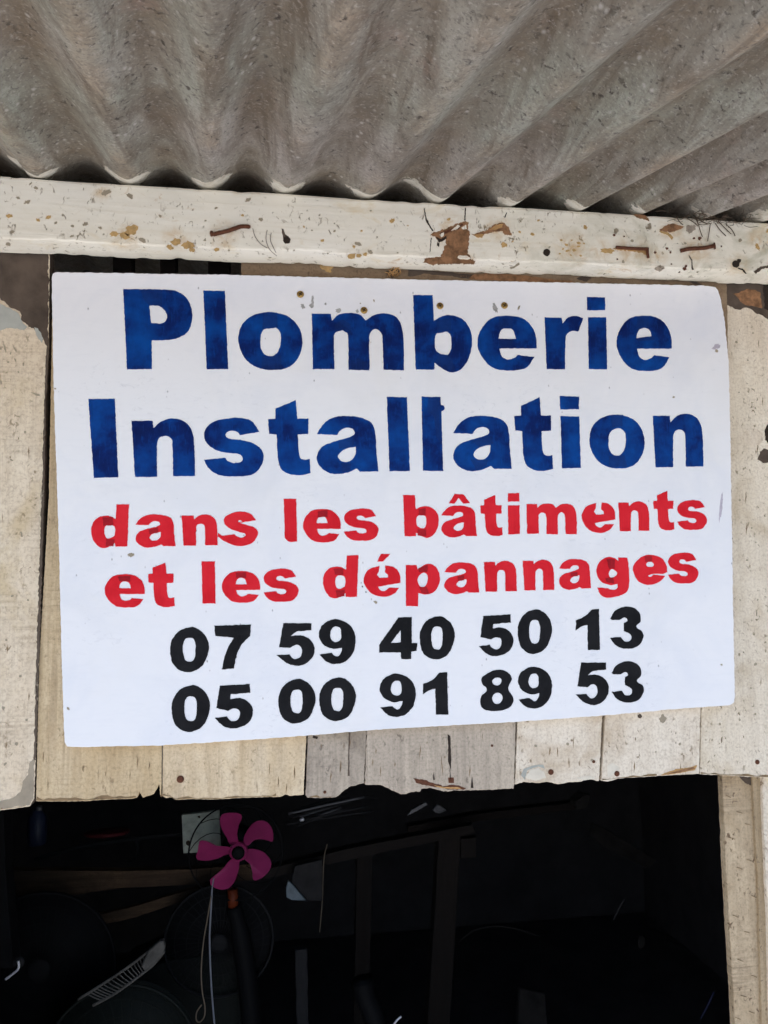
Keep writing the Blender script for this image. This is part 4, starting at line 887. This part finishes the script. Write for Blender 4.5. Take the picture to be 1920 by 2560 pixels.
for o_, c_, p_ in [(D1, 'G', [(160, 255), (250, 250), (252, 320), (170, 328)]), (D1, 'G', [(190, 440), (262, 445), (255, 500), (190, 505)]), (a1, 'G', [(560, 360), (640, 340), (640, 385), (565, 400)]),
                   (e3, 'H', [(320, 180), (395, 170), (395, 222), (320, 225)]), (b3, 'H', [(1095, 165), (1150, 150), (1150, 208), (1095, 210)]), (b3, 'H', [(1090, 318), (1150, 318), (1155, 370), (1090, 365)]),
                   (e4, 'J', [(145, 195), (240, 192), (240, 235), (155, 232)]), (e5, 'J', [(1085, 165), (1165, 160), (1165, 205), (1088, 205)]), (D2, 'K', [(180, 172), (262, 170), (258, 225), (190, 222)]), (D2, 'K', [(200, 352), (272, 348), (270, 400), (205, 410)]),
                   (p6, 'K', [(880, 170), (960, 140), (955, 200), (890, 200)]), (p6, 'K', [(890, 325), (950, 322), (975, 380), (915, 378)]), (a6, 'K', [(1205, 235), (1262, 228), (1265, 268), (1210, 272)]),
                   (g1, 'L', [(850, 85), (915, 90), (915, 160), (870, 165)]), (g1, 'L', [(840, 240), (910, 235), (908, 285), (850, 272)]), (a7, 'L', [(562, 195), (618, 190), (620, 225), (568, 228)]), (e6, 'L', [(1155, 65), (1210, 62), (1212, 108), (1160, 112)])]:
    coat(o_, c_, p_, 'red2', p_[0][0])
# black numbers
for ch, c_, b_ in [('0', 'M', (50, 92, 373, 466)), ('7', 'M', None), ('5', 'M', None), ('9', 'M', None), ('4', 'N', None), ('0', 'N', (298, 70, 500, 320)), ('Z', 'N', (640, 60, 838, 300)), ('0', 'N', (863, 30, 1060, 288)), ('1', 'N', None), ('3', 'N', None),
                   ('0', 'O', None), ('Z', 'O', None), ('0', 'O', (948, 58, 1257, 428)), ('0', 'O', (1288, 45, 1592, 408)), ('9', 'Q', (68, 102, 275, 350)), ('1', 'Q', (318, 93, 463, 337)), ('8', 'Q', None), ('9', 'Q', (865, 62, 1060, 302)), ('5', 'Q', (1195, 38, 1388, 283)), ('3', 'Q', (1403, 30, 1590, 268))]:
    letter(ch, c_, b_, K_, kind='digit', rag=0.9)
# screws, drill scuffs and small stains on the sign
for x, y in [(751, 736), (910, 776), (1100, 765), (1261, 764)]:
    c = at(x, y, YS)
    sc = lathe('screw', c, (0, -1, 0), [(0.0046, -0.001), (0.0046, 0.0006), (0.0040, 0.0013), (0.0022, 0.0017)], M['brass'], sign, 20)
    an = (x * 7) % 3
    for k in range(2):
        w = 0.0034 if k == 0 else 0.0026
        a = an + k * 1.57
        d = Vector((math.cos(a), 0, math.sin(a))); e = Vector((-d.z, 0, d.x)) * 0.0005
        o_ = c + Vector((0, -0.00175, 0))
        vs = [o_ - d * w - e, o_ + d * w - e, o_ + d * w + e, o_ - d * w + e]
        vs += [v + Vector((0, 0.0006, 0)) for v in vs]
        mesh('slot', vs, [[0, 1, 2, 3], [4, 7, 6, 5], [0, 4, 5, 1], [1, 5, 6, 2], [2, 6, 7, 3], [3, 7, 4, 0]], M['soot'], sc)
def sp(px, m, seed, amp=1.6): return patch('scuff', px, YS - 0.0003, M[m], sign, 3, amp, 0.16, seed, 0.0004)
M['scuff'] = plain('grey scuff', (0.40, 0.39, 0.37), 0.7, 0.5, 200)
M['mauve'] = plain('mauve smudge', (0.58, 0.53, 0.60), 0.6, 0.4, 80)
sp([(752, 765), (762, 758), (760, 770), (754, 772)], 'scuff', 1); sp([(779, 740), (783, 738), (785, 765), (780, 772), (772, 765), (779, 758)], 'scuff', 2); sp([(838, 775), (850, 768), (852, 780), (842, 781)], 'scuff', 3)
sp([(888, 775), (898, 772), (898, 781), (890, 781)], 'scuff', 4); sp([(933, 748), (936, 748), (937, 756), (933, 756)], 'greyish', 5); sp([(1238, 758), (1244, 762), (1238, 785), (1232, 775)], 'scuff', 6); sp([(1296, 762), (1300, 765), (1298, 776), (1295, 772)], 'greyish', 7)
sp([(812, 756), (816, 757), (815, 763), (811, 762)], 'scuff', 8); sp([(898, 758), (903, 757), (902, 760)], 'greyish', 9); sp([(1778, 868), (1785, 860), (1802, 862), (1800, 872), (1788, 872)], 'mauve', 10); sp([(1787, 873), (1796, 875), (1792, 881)], 'greyish', 11)
sp([(1681, 991), (1688, 990), (1687, 995), (1682, 995)], 'greyish', 12, .8); sp([(166, 1766), (172, 1770), (173, 1776), (168, 1773)], 'greyish', 13, .8); sp([(316, 1381), (330, 1387), (336, 1392), (328, 1389)], 'greyish', 14, .8)
sp([(934, 1502), (944, 1503), (940, 1510), (936, 1508)], 'greyish', 15, .8); sp([(904, 1465), (908, 1465), (907, 1469)], 'soot', 16, .5); sp([(913, 1479), (917, 1479), (915, 1483)], 'soot', 17, .5); sp([(1478, 885), (1481, 885), (1480, 905), (1477, 900)], 'scuff', 18); sp([(134, 970), (140, 970), (139, 975)], 'greyish', 19, .8)
sp([(1800, 1235), (1806, 1230), (1806, 1300), (1802, 1310), (1799, 1280)], 'mauve', 20); sp([(1800, 1660), (1806, 1660), (1805, 1666)], 'greyish', 21, .8)

# ------------------------------------------------------------------ things in the dark room
def bar(name, px, Y, depth, mat, label, cat, group=None, part='timber', bevel=0.001, wob=1.0):
    xs = sum(p[0] for p in px) / len(px); ys = max(p[1] for p in px)
    r = empty(name, at(xs, ys, Y), label, cat, group)
    prism(part, rough(px, 14, wob, 0.04, len(px) + px[0][0]), Y, Y + depth, M[mat], r, bevel)
    return r
YR = 1.15
# pink fan
cx, cy = 596, 2128
fan = empty('pink_fan', at(cx, 2700, YR), 'small table fan with five pink blades and bare hub in the dark room', 'fan')
def fc(p): return (420 + p[0] / 4.879, 1990 + p[1] / 4.879)
BL = [[(850,570),(845,450),(870,330),(908,220),(890,180),(800,180),(690,210),(640,260),(630,350),(660,450),(710,530),(760,610)],
      [(920,560),(960,450),(1040,350),(1130,308),(1210,315),(1265,370),(1285,440),(1275,510),(1230,512),(1130,512),(1050,535),(970,600)],
      [(960,670),(1050,670),(1150,705),(1220,760),(1260,830),(1235,900),(1160,960),(1080,985),(1040,970),(1030,900),(1000,820),(920,740)],
      [(760,770),(855,770),(862,890),(840,990),(800,1080),(740,1135),(660,1135),(580,1090),(530,1030),(530,970),(600,920),(680,860),(740,790)],
      [(760,620),(690,600),(600,590),(540,550),(480,510),(410,500),(385,560),(365,660),(345,770),(400,805),(500,812),(600,790),(690,735),(765,710)]]
for b in BL:
    pts = [fc(p[:2]) for p in smooth([(x, y) for x, y in b])]
    mx = sum(p[0] for p in pts) / len(pts) - cx; my = sum(p[1] for p in pts) / len(pts) - cy
    ln = math.hypot(mx, my); tx, ty = -my / ln, mx / ln
    f, bk = [], []
    for x, y in pts:
        tw = ((x - cx) * tx + (y - cy) * ty)
        rr = math.hypot(x - cx, y - cy)
        w = at(x, y, YR); dy = -tw * 0.0007 - 0.0002 * max(0, rr - 60)
        f.append(w + Vector((0, dy, 0))); bk.append(w + Vector((0, dy + 0.0022, 0)))
    bm = bmesh.new(); a = [bm.verts.new(v) for v in f]; c = [bm.verts.new(v) for v in bk]
    bm.faces.new(a); bm.faces.new(c[::-1])
    for i in range(len(a)): bm.faces.new([a[i], a[i - 1], c[i - 1], c[i]])
    from_bm('blade', bm, M['pink'], fan)
hc = at(596, 2129, YR)
lathe('hub', hc, (0, -1, 0), [(0.024, -0.02), (0.0245, 0.002), (0.021, 0.008), (0.006, 0.010)], M['pink'], fan, 28)
lathe('hub_cap', hc, (0, -1, 0), [(0.0165, 0.006), (0.0165, 0.014), (0.012, 0.018), (0.003, 0.019)], M['blackplastic'], fan, 28)
lathe('motor_housing', hc + Vector((0, 0.02, 0)), (0, 1, 0), [(0.03, 0), (0.045, 0.01), (0.045, 0.07), (0.03, 0.09)], M['blackplastic'], fan, 24)
gc = at(590, 2130, YR + 0.02); gr = 0.122
ring = [gc + Vector((gr * math.cos(k * math.tau / 56), 0, gr * math.sin(k * math.tau / 56))) for k in range(56)]
tube('guard_ring', ring, 0.0022, M['blackplastic'], fan, 7, True)
for k in range(10):
    a = k * math.tau / 10 + 0.3
    pts = []
    for q in range(8):
        r_ = 0.045 + (gr - 0.045) * q / 7; an = a + 0.9 * (q / 7) ** 1.4
        pts.append(gc + Vector((r_ * math.cos(an), 0.01 * math.sin(q / 7 * math.pi), r_ * math.sin(an))))
    tube('guard_wire', pts, 0.0011, M['blackplastic'], fan, 6)
tube('collar', [at(581, 2222, YR + .03), at(583, 2266, YR + .03)], 0.0135, M['orange'], fan, 16)
tube('pole', spline([at(583, 2266, YR + .03), at(600, 2330, YR + .03), at(622, 2480, YR + .03), at(636, 2700, YR + .03)], 4), [0.020] * 4 + [0.026] * 9, M['blackplastic'], fan, 14)
lathe('base', Vector((at(636, 2700, YR + .03).x, YR + .03, at(636, 2700, YR + .03).z - 0.03)), (0, 0, 1), [(0.12, 0), (0.12, 0.012), (0.04, 0.035)], M['blackplastic'], fan, 28)
# enamel plate
pl = empty('switch_plate', at(500, 2134, 1.27), 'pale rectangular plate with two dark holes behind the pink fan', 'plate')
prism('plate', [(454, 2038), (548, 2026), (552, 2128), (458, 2134)], 1.27, 1.285, M['palegrey'], pl, 0.002)
patch('hole', [(465, 2104), (470, 2101), (476, 2104), (477, 2111), (471, 2115), (465, 2111)], 1.2695, M['soot'], pl, 2, 0.5, 0.2, 1)
patch('hole', [(494, 2041), (499, 2039), (501, 2044), (497, 2046)], 1.2695, M['soot'], pl, 2, 0.5, 0.2, 2)
# timbers
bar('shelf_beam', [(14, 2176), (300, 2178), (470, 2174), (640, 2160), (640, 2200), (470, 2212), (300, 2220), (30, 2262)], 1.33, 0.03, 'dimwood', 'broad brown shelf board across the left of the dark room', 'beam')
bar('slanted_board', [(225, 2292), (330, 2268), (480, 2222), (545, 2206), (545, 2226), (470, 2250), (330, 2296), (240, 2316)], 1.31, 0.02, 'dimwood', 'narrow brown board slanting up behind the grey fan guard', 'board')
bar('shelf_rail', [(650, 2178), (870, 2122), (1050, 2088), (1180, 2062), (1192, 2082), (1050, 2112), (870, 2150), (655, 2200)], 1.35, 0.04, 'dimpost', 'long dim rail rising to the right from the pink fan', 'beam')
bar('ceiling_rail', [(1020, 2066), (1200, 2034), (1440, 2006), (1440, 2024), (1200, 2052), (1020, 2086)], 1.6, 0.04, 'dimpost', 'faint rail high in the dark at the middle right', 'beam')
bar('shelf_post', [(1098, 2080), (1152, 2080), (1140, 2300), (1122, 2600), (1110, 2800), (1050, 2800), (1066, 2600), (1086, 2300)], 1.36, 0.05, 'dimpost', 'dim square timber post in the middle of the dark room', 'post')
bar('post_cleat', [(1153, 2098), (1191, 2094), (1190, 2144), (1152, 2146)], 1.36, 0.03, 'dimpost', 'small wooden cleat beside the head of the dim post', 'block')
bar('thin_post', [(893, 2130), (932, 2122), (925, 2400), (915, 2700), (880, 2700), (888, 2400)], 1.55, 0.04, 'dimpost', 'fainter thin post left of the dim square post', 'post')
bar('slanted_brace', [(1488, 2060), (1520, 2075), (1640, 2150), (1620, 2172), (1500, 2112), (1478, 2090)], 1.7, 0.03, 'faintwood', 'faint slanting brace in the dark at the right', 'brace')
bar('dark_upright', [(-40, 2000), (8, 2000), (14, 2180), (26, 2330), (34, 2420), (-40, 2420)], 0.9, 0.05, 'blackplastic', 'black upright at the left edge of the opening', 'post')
# pipe, hook, red lid, blue bottle
pp_ = empty('grey_pipe', at(250, 2150, 1.5), 'thin grey pipe slanting above the shelf board at left', 'pipe')
wire('tube', [(85, 2148), (200, 2118), (330, 2098), (470, 2082)], 1.5, 0.0065, M['guard'], pp_, 5, 8)
hk = empty('wire_hook', at(345, 2156, 1.45), 'thin grey wire hook hanging from the pipe', 'hook')
wire('bent_wire', [(318, 2092), (332, 2094), (343, 2110), (345, 2128), (338, 2146), (326, 2153), (319, 2153)], 1.45, 0.0022, M['guard'], hk)
rl = empty('red_lid', at(268, 2085, 1.5), 'dull red lid edge above the grey pipe', 'lid')
lathe('lid_disc', at(268, 2082, 1.5), (0, 0.12, 1), [(0.062, -0.004), (0.066, 0.0), (0.062, 0.006), (0.02, 0.009)], M['reddim'], rl, 28)
bt = empty('blue_bottle', at(92, 2096, 1.4), 'dark blue bottle with a white cap under the left plank', 'bottle')
lathe('bottle_body', at(92, 2110, 1.4), (0, 0, 1), [(0.024, 0.0), (0.026, 0.004), (0.026, 0.075), (0.012, 0.09), (0.010, 0.10)], M['bluedim'], bt, 20)
lathe('cap', at(98, 2026, 1.395), (0, 0, 1), [(0.0075, 0.0), (0.0085, 0.002), (0.0085, 0.011), (0.006, 0.013)], M['steeldim'], bt, 16)
# round guards and drums
def guard(name, px, py, r, Y, label, mat, wires, tilt=(0, -1, 0)):
    root = empty(name, at(px, py, Y) - Vector((0, 0, r)), label, 'fan guard')
    c = at(px, py, Y)
    tube('rim', [c + Vector((r * math.cos(k * math.tau / 60), 0, r * math.sin(k * math.tau / 60))) for k in range(60)], 0.0036, M[mat], root, 7, True)
    for q in (0.82, 0.6, 0.38):
        tube('ring', [c + Vector((r * q * math.cos(k * math.tau / 48), -0.012 * (1 - q), r * q * math.sin(k * math.tau / 48))) for k in range(48)], 0.0014, M[mat], root, 5, True)
    for k in range(wires):
        a = k * math.tau / wires
        tube('wire', [c + Vector((r * q * math.cos(a + .2 * q), -0.016 * (1 - q * q), r * q * math.sin(a + .2 * q))) for q in (0.15, 0.4, 0.7, 1.0)], 0.0009, M[mat], root, 5)
    lathe('badge', c + Vector((0, -0.014, 0)), (0, -1, 0), [(r * .17, 0), (r * .17, 0.003), (r * .1, 0.005)], M[mat], root, 24)
    return root, c
g1_, c1 = guard('fan_guard', 548, 2352, 0.143, 1.235, 'round grey wire fan guard behind the white cord', 'guard', 40)
lathe('mesh_disc', c1 + Vector((0, 0.02, 0)), (0, 1, 0), [(0.140, 0), (0.140, 0.002)], M['guardmesh'], g1_, 40)
g2_, c2 = guard('fan_guard', 100, 2420, 0.175, 1.1, 'large black fan guard at the lower left behind the white hook', 'blackplastic', 44)
lathe('mesh_disc', c2 + Vector((0, 0.02, 0)), (0, 1, 0), [(0.172, 0), (0.172, 0.002)], M['blackplastic'], g2_, 40)
g3_, c3 = guard('fan_guard', 300, 2660, 0.17, 0.95, 'black fan guard whose pale rim shows at the bottom left', 'greendim', 36)
lathe('mesh_disc', c3 + Vector((0, 0.03, 0)), (0, 1, 0), [(0.168, 0), (0.168, 0.002)], M['greendim'], g3_, 40)
bar('green_bin', [(300, 2455), (420, 2400), (620, 2380), (640, 2700), (280, 2700)], 1.25, 0.2, 'greendim', 'dark green bin below the grey fan guard', 'bin', part='bin_body', bevel=0.01)
# white hook, vent, cords
wh = empty('white_hook', at(30, 2447, 0.85), 'small bright white hook at the lower left', 'hook')
wire('bent_rod', [(14, 2448), (30, 2436), (44, 2424), (47, 2416), (46, 2402)], 0.85, 0.0028, M['steel'], wh)
lathe('hook_plate', at(47, 2405, 0.86), (0, -1, 0), [(0.012, 0), (0.012, 0.003), (0.006, 0.004)], M['guard'], wh, 18)
vg = empty('vent_grille', at(250, 2515, 0.8), 'slotted cream plastic vent strip slanting behind the opening', 'vent')
top = [(195, 2498), (250, 2464), (322, 2416), (380, 2372), (405, 2356)]; bot = [(232, 2514), (290, 2482), (345, 2442), (385, 2410), (411, 2378)]
wire('rail', top, [0.82, .815, .81, .805, .8], 0.0030, M['vent'], vg, 4); wire('rail', bot, [0.82, .815, .81, .805, .8], 0.0030, M['vent'], vg, 4)
def lp(pts, t):
    t *= len(pts) - 1; i = min(int(t), len(pts) - 2); u = t - i
    return (pts[i][0] * (1 - u) + pts[i + 1][0] * u, pts[i][1] * (1 - u) + pts[i + 1][1] * u)
for k in range(19):
    t = 0.10 + 0.62 * k / 18
    a, b = lp(top, t), lp(bot, t)
    wire('slat', [a, ((a[0] + b[0]) / 2 - 1, (a[1] + b[1]) / 2 + 1), b], 0.818 - 0.014 * t, 0.0013, M['vent'], vg, 2, 5)
prism('end_cap', [(370, 2378), (398, 2354), (408, 2352), (413, 2368), (410, 2384), (392, 2406), (362, 2428), (352, 2418)], 0.797, 0.812, M['vent'], vg, 0.003)
cd = empty('nylon_rope', at(540, 2700, 1.0), 'pale thin rope hanging straight down below the pink fan', 'rope')
wire('cord', [(534, 2195), (532, 2210), (530, 2225), (526, 2300), (524, 2350), (527, 2440), (531, 2500), (536, 2560), (548, 2700)], 0.98, [0.0016] * 12 + [0.0022] * 37, M['cord'], cd)
tw = empty('brown_twine', at(500, 2560, 1.0), 'thin brown twine looped at its end left of the white cord', 'twine')
wire('strand', [(528, 2240), (518, 2300), (508, 2360), (503, 2430), (506, 2480), (512, 2515), (511, 2540), (500, 2555), (491, 2550), (492, 2530), (504, 2512)], 0.975, 0.0016, M['cordbrown'], tw)
tw2 = empty('hanging_string', at(800, 2330, 1.3), 'thin dim string hanging from the long rail', 'string')
wire('strand', [(818, 2110), (811, 2140), (808, 2180), (806, 2250), (799, 2330)], 1.3, 0.0014, M['cordbrown'], tw2)
# pale plastic and cloth
bg_ = empty('plastic_sheet', at(740, 2255, 1.28), 'folded pale blue plastic corner catching light under the rail', 'plastic sheet')
prism('fold', [(720, 2202), (732, 2212), (748, 2232), (766, 2252), (730, 2251), (716, 2244), (715, 2222)], 1.28, 1.29, M['plasticbag'], bg_, 0.002)
prism('dull_panel', [(738, 2165), (806, 2150), (806, 2252), (768, 2252), (748, 2230), (728, 2206)], 1.292, 1.30, M['greycloth'], bg_, 0.002)
# bundle of rods and bright bits under the planks
rb = random.Random(9)
bu = empty('rod_bundle', at(800, 2060, 1.2), 'bundle of dull grey rods lying on the rail', 'rods')
for k in range(9):
    x0 = 715 + rb.uniform(0, 60); y0 = 2066 - k * 5 + rb.uniform(-3, 3); x1 = 850 + rb.uniform(0, 90); y1 = y0 - 32 - rb.uniform(0, 14)
    wire('rod', [(x0, y0), ((x0 + x1) / 2, (y0 + y1) / 2 - 1), (x1, y1)], 1.2 + 0.012 * (k % 3), 0.0032, M['steeldim' if k in (2, 5, 6) else 'guard'], bu, 3, 6)
lathe('ferrule', at(760, 2047, 1.18), (-1, 0, -.3), [(0.004, 0), (0.005, 0.004), (0.003, 0.012)], M['steel'], bu, 12)  # small bright cone put in for a glint on the rods
br = empty('metal_bracket', at(1045, 2040, 1.2), 'bent silver bracket under the notched planks', 'bracket')
prism('long_arm', [(1018, 2040), (1030, 2024), (1064, 2006), (1070, 2012), (1045, 2026)], 1.2, 1.21, M['steeldim'], br, 0.001)
prism('short_arm', [(1082, 2026), (1094, 2012), (1104, 2016), (1116, 2026), (1100, 2034), (1090, 2032)], 1.22, 1.23, M['steeldim'], br, 0.001)  # this arm and the wire below are shaped to stand for a glint
wire('pin', [(1086, 2020), (1098, 2030), (1112, 2026)], 1.2, 0.002, M['steeldim'], br, 3)
# lower middle and right: tube, hose, slivers
bar('grey_tube', [(738, 2376), (768, 2372), (772, 2600), (778, 2760), (748, 2760), (742, 2600)], 1.1, 0.02, 'guard', 'dim grey upright tube right of the fan pole', 'tube', part='tube_body', bevel=0.004)
hs = empty('coiled_hose', at(930, 2700, 1.0), 'ribbed black hose at the bottom of the picture', 'hose')
hp = spline([at(905, 2450, 1.0), at(915, 2490, 1.0), at(935, 2540, .99), at(950, 2620, .98), at(955, 2720, .98)], 12)
tube('ribbed_tube', hp, [0.024 if k % 2 else 0.028 for k in range(len(hp))], M['blackplastic'], hs, 18)
for nm, px, Y, r, mt, lb, ct in [('bright_sliver', [(984, 2562), (993, 2550), (1003, 2541)], .8, 0.0024, 'steel', 'bright steel pin at the bottom edge right of the hose', 'pin'),  # a glint modelled as a short bright rod
                                 ('grey_rod', [(1534, 2300), (1546, 2274), (1561, 2248)], 1.2, 0.0022, 'faint', 'short faint grey rod in the dark at the right', 'rod'),
                                 ('blue_rod', [(1752, 2546), (1768, 2516), (1785, 2480)], 1.0, 0.0022, 'bluefaint', 'faint bluish rod beside the rough post', 'rod')]:
    r_ = empty(nm, at(px[0][0], px[0][1], Y), lb, ct); wire('shaft', px, Y, r, M[mt], r_, 3, 6)
ov = empty('oval_tag', at(1604, 2378, 1.2), 'small dim oval tag hanging in the dark at the right', 'tag')
lathe('disc', at(1604, 2355, 1.2), (0.5, -1, 0), [(0.017, 0), (0.017, 0.002), (0.012, 0.003)], M['faintwood'], ov, 20)

fw = empty('drooping_cable', at(1240, 2340, 1.5), 'faint drooping cable in the dark right of the square post', 'cable')
wire('strand', [(1150, 2352), (1185, 2326), (1235, 2316), (1290, 2322), (1345, 2340)], 1.5, 0.0025, M['faintwood'], fw)
bar('leaning_panel', [(1300, 2470), (1362, 2486), (1380, 2700), (1290, 2700)], 1.4, 0.02, 'faintwood', 'faint grey panel leaning in the dark at the lower right', 'panel', part='panel_sheet')
bar('dusty_bag', [(1440, 2005), (1462, 1985), (1478, 1990), (1474, 2012), (1455, 2026), (1442, 2020)], 1.3, 0.05, 'faintwood', 'faint grey bag hanging just under the whitewashed planks', 'bag', part='bag_body', bevel=0.006)

# ------------------------------------------------------------------ cobweb on the beam
wb = empty('cobweb', at(1790, 560, YF - 0.004), 'dusty brown cobweb strands under the roof at the right end of the beam', 'cobweb')
rnd = random.Random(12)
for k in range(90):
    x = rnd.triangular(1660, 1910, 1780); y = 545 + (x - 1780) * 0.06 + rnd.uniform(-16, 14)
    a = rnd.uniform(0, 6.28); l = rnd.uniform(8, 36)
    wire('strand', [(x, y), (x + math.cos(a) * l * .5 + rnd.uniform(-5, 5), y + math.sin(a) * l * .25 + rnd.uniform(-4, 4)), (x + math.cos(a) * l, y + math.sin(a) * l * .55)], [YF - rnd.uniform(.001, .014) for _ in range(3)], rnd.uniform(0.0002, 0.0005), M['web'], wb, 3, 4)
for p in [[(1742, 545), (1750, 575), (1756, 592)], [(1776, 560), (1772, 585), (1769, 603)], [(1788, 558), (1800, 575), (1815, 590)], [(1815, 560), (1830, 575), (1838, 590)], [(1690, 540), (1700, 556), (1708, 562)], [(1716, 545), (1735, 556), (1745, 566)], [(1795, 552), (1812, 570), (1828, 585)]]:
    wire('strand', p, YF - 0.002, 0.0006, M['web'], wb, 4, 5)
for hi, p in enumerate([[(632, 571), (638, 592), (652, 610), (668, 620)], [(668, 575), (665, 598), (673, 622), (692, 640)], [(678, 582), (676, 600), (684, 620), (690, 632)]]):
    h_ = empty('hair', at(p[-1][0], p[-1][1], YF), ['longest curled hair on the beam, running from the bent nail tip', 'middle curled hair on the beam, ending lowest', 'short curled hair on the beam, nearest the dark knot hole'][hi], 'hair', 'hairs on the beam')
    wire('strand', p, YF - 0.001, 0.00035, M['web'], h_, 5, 5)
